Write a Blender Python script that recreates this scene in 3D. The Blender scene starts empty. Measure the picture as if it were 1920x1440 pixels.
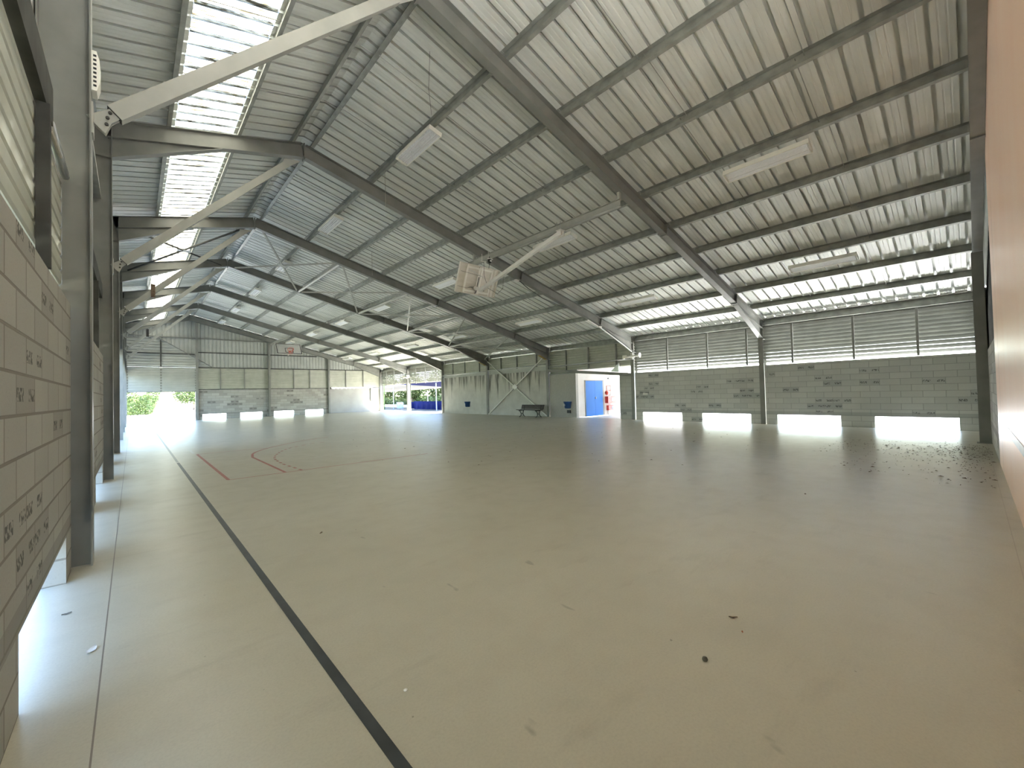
import bpy, bmesh, math, random
from mathutils import Vector, Matrix
random.seed(7)
SC = bpy.context.scene
COL = SC.collection
V = Vector

# ------------------------------------------------------------------ camera
def make_camera():
    yaw, pitch, roll = math.radians(42.3313), math.radians(1.2059), math.radians(-1.4349)
    fw = V((math.sin(yaw)*math.cos(pitch), math.cos(yaw)*math.cos(pitch), math.sin(pitch)))
    r = V((math.cos(yaw), -math.sin(yaw), 0)); u = r.cross(fw)
    r2 = r*math.cos(roll)+u*math.sin(roll); u2 = -r*math.sin(roll)+u*math.cos(roll)
    cd = bpy.data.cameras.new('camera'); co = bpy.data.objects.new('camera', cd); COL.objects.link(co)
    m = Matrix((r2, u2, -fw)).transposed().to_4x4(); m.translation = V((0, 0, 1.45))
    co.matrix_world = m
    cd.sensor_fit = 'HORIZONTAL'; cd.sensor_width = 36; cd.lens = 782.4153/1920*36
    cd.clip_start = 0.03; cd.clip_end = 600
    SC.camera = co
make_camera()

# ------------------------------------------------------------------ light
SUN_DIR = V((-.46, .12, -1.0)).normalized()          # the way the light travels
def make_light():
    w = bpy.data.worlds.new('sky'); SC.world = w; w.use_nodes = True
    nt = w.node_tree; bg = nt.nodes['Background']
    s = nt.nodes.new('ShaderNodeTexSky'); s.sky_type = 'NISHITA'; s.sun_disc = False
    s.sun_elevation = math.asin(-SUN_DIR.z); s.sun_rotation = math.atan2(-SUN_DIR.x, -SUN_DIR.y)
    s.air_density = 1.0; s.dust_density = 0.3; s.ozone_density = 1.0
    nt.links.new(s.outputs[0], bg.inputs[0]); bg.inputs[1].default_value = 0.18
    ld = bpy.data.lights.new('sun', 'SUN'); ld.energy = 8.5; ld.angle = 0.009; ld.color = (1, .98, .94)
    lo = bpy.data.objects.new('sun', ld); COL.objects.link(lo)
    lo.rotation_euler = SUN_DIR.to_track_quat('-Z', 'Y').to_euler(); lo.location = (40, -30, 60)
make_light()
vs = SC.view_settings
vs.view_transform = 'Standard'; vs.look = 'None'; vs.gamma = 1; vs.use_curve_mapping = False
vs.exposure = 3.72
SC.cycles.max_bounces = 14; SC.cycles.diffuse_bounces = 8; SC.cycles.glossy_bounces = 4
SC.cycles.transmission_bounces = 8; SC.cycles.sample_clamp_indirect = 6; SC.cycles.caustics_reflective = False; SC.cycles.caustics_refractive = False
SC.cycles.use_denoising = True

# ------------------------------------------------------------------ materials
MATS = {}
def nodes(name):
    m = bpy.data.materials.new(name); m.use_nodes = True
    nt = m.node_tree; b = nt.nodes['Principled BSDF']
    return m, nt, b
def lk(nt, a, b): nt.links.new(a, b)
def N(nt, t, **kw):
    n = nt.nodes.new(t)
    for k, v in kw.items(): setattr(n, k, v)
    return n
def mth(nt, op, a, b=None, c=None):
    n = N(nt, 'ShaderNodeMath', operation=op)
    for i, v in enumerate((a, b, c)):
        if v is None: continue
        if isinstance(v, (int, float)): n.inputs[i].default_value = v
        else: lk(nt, v, n.inputs[i])
    return n.outputs[0]
def mix(nt, f, a, b):
    n = N(nt, 'ShaderNodeMix', data_type='RGBA')
    for i, v in ((0, f), (6, a), (7, b)):
        if isinstance(v, (int, float)): n.inputs[i].default_value = v
        elif isinstance(v, tuple): n.inputs[i].default_value = (*v, 1)
        else: lk(nt, v, n.inputs[i])
    return n.outputs[2]
def ramp(nt, v, a, b):
    n = N(nt, 'ShaderNodeMapRange'); n.clamp = True
    n.inputs[1].default_value = a; n.inputs[2].default_value = b
    lk(nt, v, n.inputs[0]); return n.outputs[0]
def objco(nt, sc=(1, 1, 1)):
    t = N(nt, 'ShaderNodeTexCoord'); mp = N(nt, 'ShaderNodeMapping'); mp.inputs[3].default_value = sc
    lk(nt, t.outputs['Object'], mp.inputs[0]); return mp.outputs[0]
def noise(nt, vec, scale, detail=3, rough=.5):
    n = N(nt, 'ShaderNodeTexNoise'); n.inputs['Scale'].default_value = scale; n.inputs['Detail'].default_value = detail
    n.inputs['Roughness'].default_value = rough; lk(nt, vec, n.inputs['Vector']); return n.outputs[0]
def bump(nt, b, h, st, dist=.01):
    n = N(nt, 'ShaderNodeBump'); n.inputs['Strength'].default_value = st; n.inputs['Distance'].default_value = dist
    lk(nt, h, n.inputs['Height']); lk(nt, n.outputs[0], b.inputs['Normal'])
def mottled(name, c1, c2, scale=3, rough=.5, metal=0, spec=.5, sc=(1, 1, 1), detail=4, bmp=0, lo=.3, hi=.7):
    m, nt, b = nodes(name)
    n = noise(nt, objco(nt, sc), scale, detail)
    lk(nt, mix(nt, ramp(nt, n, lo, hi), c1, c2), b.inputs['Base Color'])
    b.inputs['Roughness'].default_value = rough; b.inputs['Metallic'].default_value = metal
    b.inputs['Specular IOR Level'].default_value = spec
    if bmp: bump(nt, b, n, bmp)
    MATS[name] = m; return m
mottled('steel', (.19, .195, .175), (.25, .25, .225), 2.5, .45)
mottled('purlin', (.27, .28, .25), (.40, .41, .375), 5, .42, .35)
mottled('pale_steel', (.36, .365, .325), (.43, .43, .385), 3, .4)
mottled('sheet', (.66, .68, .635), (.80, .815, .77), 1.2, .5, .12, sc=(.6, 3, 1), detail=6)
mottled('clad', (.38, .395, .365), (.46, .475, .44), 1.5, .5)
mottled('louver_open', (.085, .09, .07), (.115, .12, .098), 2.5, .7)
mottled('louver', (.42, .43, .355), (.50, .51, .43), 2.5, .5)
mottled('darkrail', (.06, .06, .055), (.10, .10, .09), 4, .85, spec=.15)
mottled('white', (.78, .77, .72), (.83, .82, .78), 6, .4)
mottled('lampwhite', (.88, .87, .79), (.92, .91, .84), 4, .35)
mottled('reflector', (.86, .87, .88), (.92, .93, .94), 20, .4)
mottled('tube', (.80, .81, .80), (.86, .86, .85), 4, .2)
mottled('black', (.012, .012, .012), (.03, .03, .03), 8, .5)
mottled('whiteboard', (.62, .62, .60), (.72, .71, .68), 2, .45)
mottled('ply_rib', (.88, .86, .79), (.93, .91, .84), 3, .5)
mottled('ply', (.70, .66, .57), (.80, .76, .68), 3, .55, sc=(1, 4, 4))
mottled('red', (.62, .05, .04), (.72, .08, .06), 4, .35)
mottled('rimred', (.50, .10, .06), (.60, .15, .10), 6, .45)
mottled('blue', (.035, .20, .66), (.055, .25, .74), 2, .35)
mottled('binblue', (.012, .05, .16), (.02, .07, .21), 4, .35)
mottled('tarp', (.002, .006, .075), (.004, .011, .11), 3, .8, spec=.1)
mottled('tarpgrey', (.25, .33, .45), (.33, .42, .55), 3, .5)
mottled('wood', (.014, .009, .006), (.026, .017, .012), 6, .5, sc=(8, 1, 8))
mottled('brown', (.10, .06, .035), (.20, .14, .09), 20, .7)
mottled('apron', (.64, .63, .60), (.74, .725, .69), .6, .85)
mottled('leaf', (.018, .042, .008), (.075, .105, .02), 1.6, .6)
mottled('lawn', (.16, .155, .12), (.22, .21, .165), 1.5, .9)
mottled('yard', (.14, .13, .11), (.19, .18, .155), .8, .9)
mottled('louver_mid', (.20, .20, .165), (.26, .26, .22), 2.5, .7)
mottled('line_faint', (.20, .205, .18), (.30, .295, .245), 5, .4, detail=6)
mottled('leaf_dark', (.04, .08, .02), (.10, .16, .04), 1.2, .6)
mottled('bark', (.10, .07, .05), (.17, .13, .10), 9, .9)
mottled('dryleaf', (.09, .06, .04), (.22, .16, .10), 30, .8)
mottled('orangeleaf', (.30, .09, .03), (.38, .14, .05), 30, .7)
mottled('stone', (.10, .09, .07), (.15, .14, .11), 30, .8)
mottled('paper', (.75, .75, .73), (.80, .80, .78), 9, .7)
mottled('rope', (.45, .42, .36), (.55, .52, .45), 9, .8)
mottled('yellow', (.55, .36, .03), (.65, .42, .05), 9, .5)
mottled('galv', (.45, .46, .46), (.58, .59, .59), 6, .3, .6)
mottled('line_black', (.022, .026, .028), (.05, .056, .058), 5, .4, detail=6)
mottled('line_red', (.34, .075, .055), (.45, .16, .12), 7, .4, detail=6)
mottled('line_white', (.62, .61, .56), (.5, .49, .44), 7, .4)

def floor_mat():
    m, nt, b = nodes('floor'); co = objco(nt)
    n1 = noise(nt, objco(nt, (.25, .5, 1)), 1.0, 5); n2 = noise(nt, co, 3.2, 6, .6); n3 = noise(nt, objco(nt, (1, 3, 1)), 1.3, 5, .6)
    c = mix(nt, ramp(nt, n1, .3, .7), (.475, .445, .35), (.535, .505, .41))
    c = mix(nt, mth(nt, 'MULTIPLY', ramp(nt, n2, .45, .8), .35), c, (.40, .375, .295))
    c = mix(nt, mth(nt, 'MULTIPLY', ramp(nt, n3, .52, .75), .25), c, (.44, .38, .305))
    # saw-cut joints
    sp = N(nt, 'ShaderNodeSeparateXYZ'); lk(nt, co, sp.inputs[0])
    jx = mth(nt, 'LESS_THAN', mth(nt, 'ABSOLUTE', mth(nt, 'ADD', sp.outputs[0], .131)), .0035)
    fy = mth(nt, 'ABSOLUTE', mth(nt, 'SUBTRACT', mth(nt, 'FRACT', mth(nt, 'DIVIDE', mth(nt, 'ADD', sp.outputs[1], .217-2.817), 5.6337)), .5))
    jy = mth(nt, 'LESS_THAN', fy, .0005)
    fx = mth(nt, 'ABSOLUTE', mth(nt, 'SUBTRACT', mth(nt, 'FRACT', mth(nt, 'DIVIDE', mth(nt, 'SUBTRACT', sp.outputs[0], 2.2), 6.0)), .5))
    jx2 = mth(nt, 'MULTIPLY', mth(nt, 'LESS_THAN', fx, .0004), .6)
    j = mth(nt, 'MAXIMUM', jx, mth(nt, 'MULTIPLY', mth(nt, 'MAXIMUM', jy, jx2), .35))
    c = mix(nt, mth(nt, 'MULTIPLY', j, .8), c, (.12, .085, .07))
    # scuffs and specks
    sc = noise(nt, objco(nt, (3, 1.1, 1)), 2.2, 2); scm = mth(nt, 'MULTIPLY', ramp(nt, sc, .735, .77), .5)
    c = mix(nt, scm, c, (.20, .18, .15))
    sk = noise(nt, co, 22, 1); c = mix(nt, mth(nt, 'MULTIPLY', ramp(nt, sk, .80, .83), .6), c, (.14, .12, .09))
    fg = noise(nt, co, 75, 3, .7); c = mix(nt, mth(nt, 'MULTIPLY', ramp(nt, fg, .42, .72), .22), c, (.28, .26, .20))
    st = noise(nt, objco(nt, (.55, 1.6, 1)), 1.7, 5, .65); c = mix(nt, mth(nt, 'MULTIPLY', ramp(nt, st, .58, .72), .32), c, (.30, .275, .215))
    lk(nt, c, b.inputs['Base Color'])
    r = N(nt, 'ShaderNodeMapRange'); lk(nt, n2, r.inputs[0]); r.inputs[3].default_value = .24; r.inputs[4].default_value = .42
    lk(nt, r.outputs[0], b.inputs['Roughness']); b.inputs['Specular IOR Level'].default_value = .45
    bump(nt, b, noise(nt, objco(nt, (1, 1, 1)), 1.1, 2), .35, .012)
    MATS['floor'] = m
floor_mat()

def block_mat(name, axis, c1, c2, c3, mortar, msize=.007, stamp=.8):
    m, nt, b = nodes(name); co = objco(nt)
    sp = N(nt, 'ShaderNodeSeparateXYZ'); lk(nt, co, sp.inputs[0])
    u, z = sp.outputs[axis], sp.outputs[2]
    cb = N(nt, 'ShaderNodeCombineXYZ'); lk(nt, u, cb.inputs[0]); lk(nt, z, cb.inputs[1])
    def brick(ca, cbb, mo, bias=0):
        n = N(nt, 'ShaderNodeTexBrick'); n.offset = .5; n.offset_frequency = 2; n.squash = 1
        n.inputs['Color1'].default_value = (*ca, 1); n.inputs['Color2'].default_value = (*cbb, 1); n.inputs['Mortar'].default_value = (*mo, 1)
        n.inputs['Scale'].default_value = 1; n.inputs['Mortar Size'].default_value = msize; n.inputs['Mortar Smooth'].default_value = .3
        n.inputs['Bias'].default_value = bias; n.inputs['Brick Width'].default_value = .5; n.inputs['Row Height'].default_value = .2
        lk(nt, cb.outputs[0], n.inputs['Vector']); return n
    k = brick((0, 0, 0), (1, 1, 1), (.5, .5, .5)); fac = brick((0, 0, 0), (0, 0, 0), (1, 1, 1))
    rnd = k.outputs['Color']
    cr = N(nt, 'ShaderNodeValToRGB'); e = cr.color_ramp.elements
    e[0].position = 0; e[0].color = (*c1, 1); e[1].position = .8; e[1].color = (*c2, 1)
    e2 = cr.color_ramp.elements.new(.96); e2.color = (*c3, 1)
    lk(nt, rnd, cr.inputs[0])
    col = mix(nt, mth(nt, 'MULTIPLY', ramp(nt, noise(nt, co, .9, 4), .35, .75), .35), cr.outputs[0], c3)
    g = noise(nt, co, 60, 3, .7); col = mix(nt, mth(nt, 'MULTIPLY', ramp(nt, g, .55, .8), .35), col, tuple(x*.5 for x in c1))
    # smudged black stamps printed on some of the blocks
    zr = mth(nt, 'DIVIDE', z, .2); row = mth(nt, 'FLOOR', zr); zf = mth(nt, 'SUBTRACT', mth(nt, 'FRACT', zr), .5)
    par = mth(nt, 'MULTIPLY', mth(nt, 'MODULO', mth(nt, 'ADD', row, 40), 2), .5)
    uf = mth(nt, 'SUBTRACT', mth(nt, 'FRACT', mth(nt, 'ADD', mth(nt, 'DIVIDE', u, .5), par)), .5)
    band = mth(nt, 'MULTIPLY', mth(nt, 'LESS_THAN', mth(nt, 'ABSOLUTE', zf), .17), mth(nt, 'LESS_THAN', mth(nt, 'ABSOLUTE', uf), .36))
    cs = N(nt, 'ShaderNodeCombineXYZ'); lk(nt, mth(nt, 'MULTIPLY', u, 34), cs.inputs[0]); lk(nt, mth(nt, 'MULTIPLY', z, 30), cs.inputs[1])
    tx = ramp(nt, noise(nt, cs.outputs[0], 1.0, 1), .45, .55)
    st = mth(nt, 'MULTIPLY', mth(nt, 'MULTIPLY', band, tx), mth(nt, 'GREATER_THAN', rnd, stamp))
    col = mix(nt, mth(nt, 'MULTIPLY', st, .75), col, (.035, .035, .033))
    col = mix(nt, mth(nt, 'MULTIPLY', fac.outputs['Color'], .85), col, mortar)
    lin = mth(nt, 'MULTIPLY', mth(nt, 'GREATER_THAN', z, .372), mth(nt, 'LESS_THAN', z, .50)); col = mix(nt, mth(nt, 'MULTIPLY', lin, .55), col, tuple(x*.72 for x in c3))
    lk(nt, col, b.inputs['Base Color']); b.inputs['Roughness'].default_value = .9; b.inputs['Specular IOR Level'].default_value = .2
    h = mth(nt, 'SUBTRACT', mth(nt, 'MULTIPLY', g, .3), fac.outputs['Color']); bump(nt, b, h, .6, .006)
    MATS[name] = m
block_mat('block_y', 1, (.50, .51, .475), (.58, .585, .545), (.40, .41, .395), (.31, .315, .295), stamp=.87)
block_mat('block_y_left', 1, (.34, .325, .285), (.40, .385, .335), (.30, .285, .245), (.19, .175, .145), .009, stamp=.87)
block_mat('block_x', 0, (.33, .325, .295), (.46, .455, .415), (.27, .265, .24), (.24, .235, .21), stamp=.9)

def stained_concrete():
    m, nt, b = nodes('stained'); co = objco(nt)
    sp = N(nt, 'ShaderNodeSeparateXYZ'); lk(nt, co, sp.inputs[0])
    c = mix(nt, ramp(nt, noise(nt, co, 1.6, 6, .6), .35, .7), (.50, .49, .45), (.60, .59, .545))
    cu = N(nt, 'ShaderNodeCombineXYZ'); lk(nt, sp.outputs[1], cu.inputs[0])
    L = mth(nt, 'MULTIPLY', ramp(nt, noise(nt, cu.outputs[0], 2.6, 3, .6), .44, .80), 3.4)
    d = mth(nt, 'SUBTRACT', 2.72, sp.outputs[2])
    f = ramp(nt, mth(nt, 'SUBTRACT', L, d), 0, .7)
    cv = N(nt, 'ShaderNodeCombineXYZ'); lk(nt, mth(nt, 'MULTIPLY', sp.outputs[1], 9), cv.inputs[0]); lk(nt, mth(nt, 'MULTIPLY', sp.outputs[2], .8), cv.inputs[1])
    f = mth(nt, 'MULTIPLY', f, ramp(nt, noise(nt, cv.outputs[0], 1, 3), .3, .55))
    c = mix(nt, mth(nt, 'MULTIPLY', f, .85), c, (.07, .068, .06))
    lk(nt, c, b.inputs['Base Color']); b.inputs['Roughness'].default_value = .85
    MATS['stained'] = m
stained_concrete()
mottled('render_grey', (.42, .415, .385), (.48, .475, .44), 14, .9, detail=8)
mottled('render_white', (.70, .66, .62), (.78, .77, .75), 1.4, .85, detail=6)
mottled('concrete_pale', (.33, .325, .305), (.39, .39, .37), 1.2, .8, detail=6)
def pink_mat():
    m, nt, b = nodes('pink'); co = objco(nt)
    c = mix(nt, ramp(nt, noise(nt, objco(nt, (1, 1, .4)), 1.5, 5), .3, .7), (.95, .63, .455), (.97, .69, .52))
    sp = N(nt, 'ShaderNodeSeparateXYZ'); lk(nt, co, sp.inputs[0])
    crack = mth(nt, 'LESS_THAN', mth(nt, 'ABSOLUTE', mth(nt, 'ADD', mth(nt, 'SUBTRACT', sp.outputs[0], 10.2), mth(nt, 'MULTIPLY', noise(nt, co, 1.3, 4), .35))), .02)
    crack = mth(nt, 'MULTIPLY', crack, mth(nt, 'LESS_THAN', sp.outputs[2], 4.3))
    c = mix(nt, mth(nt, 'MULTIPLY', crack, .7), c, (.22, .12, .09))
    n = noise(nt, co, 45, 4, .7)
    lk(nt, c, b.inputs['Base Color']); b.inputs['Roughness'].default_value = .38; b.inputs['Specular IOR Level'].default_value = .4
    bump(nt, b, n, .25, .004); MATS['pink'] = m
pink_mat()
def skylight_mat():
    m, nt, b = nodes('skylight'); co = objco(nt, (1, 5, 1))
    n = noise(nt, co, 3.0, 6, .65); n2 = noise(nt, objco(nt, (.5, 9, 1)), 5.0, 4, .6)
    c = mix(nt, ramp(nt, n, .46, .64), (.42, .405, .335), (.085, .068, .030))
    c = mix(nt, mth(nt, 'MULTIPLY', ramp(nt, n2, .50, .60), .95), c, (.028, .021, .010))
    t = N(nt, 'ShaderNodeBsdfTranslucent'); lk(nt, c, t.inputs[0])
    d = N(nt, 'ShaderNodeBsdfDiffuse'); lk(nt, c, d.inputs[0])
    mx = N(nt, 'ShaderNodeMixShader'); mx.inputs[0].default_value = .28
    lk(nt, t.outputs[0], mx.inputs[1]); lk(nt, d.outputs[0], mx.inputs[2])
    lk(nt, mx.outputs[0], nt.nodes['Material Output'].inputs[0]); MATS['skylight'] = m
skylight_mat()
def canopy_mat():
    m, nt, b = nodes('canopy'); n = noise(nt, objco(nt), 1.5, 3); c = mix(nt, n, (.07, .07, .07), (.10, .10, .097))
    t = N(nt, 'ShaderNodeBsdfTranslucent'); lk(nt, c, t.inputs[0]); b.inputs['Base Color'].default_value = (.6, .6, .58, 1); b.inputs['Roughness'].default_value = .7
    mx = N(nt, 'ShaderNodeMixShader'); mx.inputs[0].default_value = .5; lk(nt, t.outputs[0], mx.inputs[1]); lk(nt, b.outputs[0], mx.inputs[2])
    lk(nt, mx.outputs[0], nt.nodes['Material Output'].inputs[0]); MATS['canopy'] = m
canopy_mat()
def door_mat():
    m, nt, b = nodes('doorblue'); b.inputs['Specular IOR Level'].default_value = .2; b.inputs['Base Color'].default_value = (.04, .21, .68, 1)
    n = noise(nt, objco(nt, (1, 1, .3)), 2, 3); lk(nt, mix(nt, n, (.035, .19, .64), (.06, .25, .74)), b.inputs['Base Color'])
    b.inputs['Roughness'].default_value = .6; MATS['doorblue'] = m
door_mat()

# ------------------------------------------------------------------ mesh builders
class MB:
    def __init__(s): s.v = []; s.f = []
    def add(s, vs, fs):
        o = len(s.v); s.v += [tuple(v) for v in vs]; s.f += [tuple(i+o for i in f) for f in fs]; return s
    def box(s, x0, x1, y0, y1, z0, z1):
        vs = [(x, y, z) for x in (x0, x1) for y in (y0, y1) for z in (z0, z1)]
        return s.add(vs, [(0, 1, 3, 2), (4, 6, 7, 5), (0, 4, 5, 1), (2, 3, 7, 6), (0, 2, 6, 4), (1, 5, 7, 3)])
    def prism(s, pts, A, B, ux, uy):
        A, B, ux, uy = V(A), V(B), V(ux), V(uy); n = len(pts)
        vs = [A+ux*p+uy*q for p, q in pts]+[B+ux*p+uy*q for p, q in pts]
        fs = [(i, (i+1) % n, n+(i+1) % n, n+i) for i in range(n)]+[tuple(range(n-1, -1, -1)), tuple(range(n, 2*n))]
        return s.add(vs, fs)
    def bar(s, A, B, w, h, up=(0, 0, 1)):
        A, B = V(A), V(B); d = (B-A).normalized(); sd = d.cross(V(up)).normalized(); u = sd.cross(d)
        return s.prism([(-w/2, -h/2), (w/2, -h/2), (w/2, h/2), (-w/2, h/2)], A, B, sd, u)
    def ibeam(s, A, B, up, dep, wid, tf=.012, tw=.008):
        A, B = V(A), V(B); d = (B-A).normalized(); u = V(up); u = (u-d*u.dot(d)).normalized(); sd = d.cross(u)
        w, h, t = wid/2, dep/2, tw/2
        p = [(-w, -h), (w, -h), (w, -h+tf), (t, -h+tf), (t, h-tf), (w, h-tf), (w, h), (-w, h), (-w, h-tf), (-t, h-tf), (-t, -h+tf), (-w, -h+tf)]
        return s.prism(p, A, B, sd, u)
    def tube(s, pts, r, n=8):
        pts = [V(p) for p in pts]; k = len(pts); rs = r if isinstance(r, (list, tuple)) else [r]*k; vs = []; prev = None
        for i, p in enumerate(pts):
            d = (pts[min(i+1, k-1)]-pts[max(i-1, 0)]).normalized()
            a = V((0, 0, 1)) if abs(d.z) < .9 else V((1, 0, 0))
            x = d.cross(a).normalized() if prev is None else (prev-d*prev.dot(d)).normalized(); prev = x; y = d.cross(x)
            vs += [p+x*(rs[i]*math.cos(2*math.pi*j/n))+y*(rs[i]*math.sin(2*math.pi*j/n)) for j in range(n)]
        fs = [(i*n+j, i*n+(j+1) % n, (i+1)*n+(j+1) % n, (i+1)*n+j) for i in range(k-1) for j in range(n)]
        fs += [tuple(range(n-1, -1, -1)), tuple(range((k-1)*n, k*n))]
        return s.add(vs, fs)
    def grid(s, rows):
        n = len(rows[0]); vs = [p for r in rows for p in r]
        return s.add(vs, [(i*n+j, i*n+j+1, (i+1)*n+j+1, (i+1)*n+j) for i in range(len(rows)-1) for j in range(n-1)])
    def lathe(s, prof, c, ax=(0, 0, 1), n=20):
        ax = V(ax).normalized(); a = V((1, 0, 0)) if abs(ax.x) < .9 else V((0, 1, 0)); x = ax.cross(a).normalized(); y = ax.cross(x); c = V(c)
        rows = [[c+ax*h+x*(r*math.cos(2*math.pi*j/n))+y*(r*math.sin(2*math.pi*j/n)) for j in range(n+1)] for r, h in prof]
        return s.grid(rows)
    def build(s, name, mat, parent=None, smooth=False, loc=None):
        me = bpy.data.meshes.new(name); me.from_pydata([tuple(v) for v in s.v], [], s.f); me.validate(); 
        bm = bmesh.new(); bm.from_mesh(me); bmesh.ops.recalc_face_normals(bm, faces=bm.faces); bm.to_mesh(me); bm.free()
        me.materials.append(MATS[mat] if isinstance(mat, str) else mat)
        if smooth:
            for p in me.polygons: p.use_smooth = True
        o = bpy.data.objects.new(name, me); COL.objects.link(o)
        if loc is not None: o.location = loc
        if parent is not None: o.parent = parent
        return o
def tag(o, label, cat, group=None, kind='thing'):
    o['label'] = label; o['category'] = cat; o['kind'] = kind
    if group: o['group'] = group
    return o
def empty(name, loc, label, cat, group=None, rot=None):
    o = bpy.data.objects.new(name, None); COL.objects.link(o); o.location = loc
    if rot: o.rotation_euler = rot
    o.empty_display_size = .1
    return tag(o, label, cat, group)
def struct(o, label=None):
    o['kind'] = 'structure'
    if label: o['label'] = label
    return o
def dup(root, loc=None, label=None):
    r = root.copy(); COL.objects.link(r)
    if loc is not None: r.location = loc
    if label: r['label'] = label
    for ch in root.children:
        c = ch.copy(); COL.objects.link(c); c.parent = r
        for g in ch.children:
            d = g.copy(); COL.objects.link(d); d.parent = c
    return r
ORD = ['first', 'second', 'third', 'fourth', 'fifth', 'sixth', 'seventh', 'eighth', 'ninth', 'tenth', 'eleventh']

# ------------------------------------------------------------------ layout
YK = [-.217+5.6337*k for k in range(8)]
XL, XR, XA, S = -.265, 18.0, 3.2, .253
zt = lambda x: 7.79-S*abs(x-XA)                 # top of the rafters
NR, NL = V((S, 0, 1)).normalized(), V((-S, 0, 1)).normalized()
WLI, WRI, WE = -.40, 18.1, 39.2                 # wall faces

# ------------------------------------------------------------------ ground, floor
g = MB(); g.add([(-90, -70, -.06), (110, -70, -.06), (110, 190, -.06), (-90, 190, -.06)], [(0, 1, 2, 3)])
struct(g.build('ground', 'apron'))
g = MB(); g.add([(-90, -70, -.045), (-1.3, -70, -.045), (-1.3, 40.5, -.045), (-90, 40.5, -.045)], [(0, 1, 2, 3)])
struct(g.build('lawn', 'lawn'))  # unseen grass, added to cut bounced light from this side
g = MB(); g.add([(18.5, 28.4, -.045), (70, 28.4, -.045), (70, 110, -.045), (18.5, 110, -.045)], [(0, 1, 2, 3)])
struct(g.build('ground', 'yard'))  # darker patch added to cut sunlit bounce into the open bays
struct(MB().box(-.62, 18.34, -.5, 39.42, -.3, 0).build('floor', 'floor'))

# ------------------------------------------------------------------ walls
def wall_y(name, x0, x1, y0, y1, z1, opens, mat, hz=.37):
    m = MB(); cuts = sorted(opens)
    ends = [(y0, YK[0]-.087)]+[(YK[k]+.087, YK[k+1]-.087) for k in range(7)]
    for ya, yb in ends:
        ya, yb = max(ya, y0), min(yb, y1)
        if yb-ya < .05: continue
        y = ya
        for a, b in [c for c in cuts if ya < c[0] < yb]:
            m.box(x0, x1, y, a, 0, hz); y = b
        m.box(x0, x1, y, yb, 0, hz); m.box(x0, x1, ya, yb, hz, z1)
    return struct(m.build(name, mat))
def bay_opens(k):
    y = YK[k]; return [(y+.47, y+2.37), (y+3.27, y+5.18)]
ops = [o for k in range(3) for o in bay_opens(k)]
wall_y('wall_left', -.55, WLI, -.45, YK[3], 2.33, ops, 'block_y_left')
wall_y('wall_right', WRI, 18.25, -.45, 11.85, 2.28, [o for k in range(2) for o in bay_opens(k)], 'block_y')
struct(MB().box(WRI, 18.3, 14.65, YK[3]-.087, 0, 2.5).build('wall_right', 'render_grey'))
struct(MB().box(WRI, 18.3, YK[3]+.087, YK[4]-.087, 0, 2.72).box(WRI, 18.3, YK[4]+.087, YK[5]-.087, 0, 2.72).build('wall_right', 'stained'))
struct(MB().box(18.3, 25.5, 14.65, 14.9, 0, 3.3).build('wall_passage', 'render_white'))
# far gable wall
m = MB()
eo = [(3.95, 5.45), (6.38, 7.92), (8.77, 10.29), (11.2, 12.72)]
x = 3.52
for a, b in eo: m.box(x, a, WE, WE+.15, 0, .41); x = b
m.box(x, 13.15, WE, WE+.15, 0, .41); m.box(3.52, 13.15, WE, WE+.15, .41, 2.27)
struct(m.build('wall_far', 'block_x'))
struct(MB().box(18.46, 26.5, 11.6, 14.95, 3.3, 3.42).build('roof_passage_shade', 'concrete_pale'))  # unseen slab added to keep the sun off the passage wall
struct(MB().box(18.51, 25.5, 11.6, 11.85, 0, 3.3).build('wall_passage', 'render_white'))  # unseen opposite wall, added to dim the passage
struct(MB().box(18.345, 18.46, -.52, -.205, 0, 4.17).build('wall_right_corner', 'darkrail'))
struct(MB().box(18.415, 18.45, -.5, 39.4, 3.5, 4.15).build('wall_right_cladding', 'clad'))
struct(MB().box(13.15, 18.1, WE, WE+.15, 0, 2.22).build('wall_far', 'concrete_pale'))
# near gable wall: painted part and bare block part
m = MB()
def near_slab(mb, xs, lo):
    f = [(x, -.306, z) for x in xs for z in (lo, zt(x)+.165)]; b_ = [(x, -.46, z) for x, _, z in f]; n = len(xs)*2
    for i in range(0, n-2, 2): mb.add([f[i], f[i+2], f[i+3], f[i+1], b_[i], b_[i+2], b_[i+3], b_[i+1]], [(0, 1, 2, 3), (4, 7, 6, 5), (0, 4, 5, 1), (1, 5, 6, 2), (2, 6, 7, 3), (3, 7, 4, 0)])
near_slab(m, [3.9, 11.2], 0)
def near_part(x0, x1, z0, z1):
    m.add([(x, y, z1 if (q and z1) else (zt(x)+.165 if q else z0)) for x in (x0, x1) for y in (-.306, -.46) for q in (0, 1)], [(0, 1, 3, 2), (4, 6, 7, 5), (0, 4, 5, 1), (2, 3, 7, 6), (0, 2, 6, 4), (1, 5, 7, 3)])
near_part(-.62, 3.9, 0, 2.4); near_part(-.62, XA, 5.8, None); near_part(XA, 3.9, 5.8, None); near_part(-.62, -.3, 2.4, 5.8)   # unseen high opening added between, to let daylight in
struct(m.build('wall_near', 'pink'))
struct(MB().box(11.2, 18.25, -.455, -.306, 0, 2.2).build('wall_near', 'block_x'))
tag(MB().box(4.0, 10.85, -.3058, -.302, .755, .85).build('painted_stripe', 'line_white'), 'worn white stripe painted along the pink wall at hip height', 'stripe')

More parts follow.
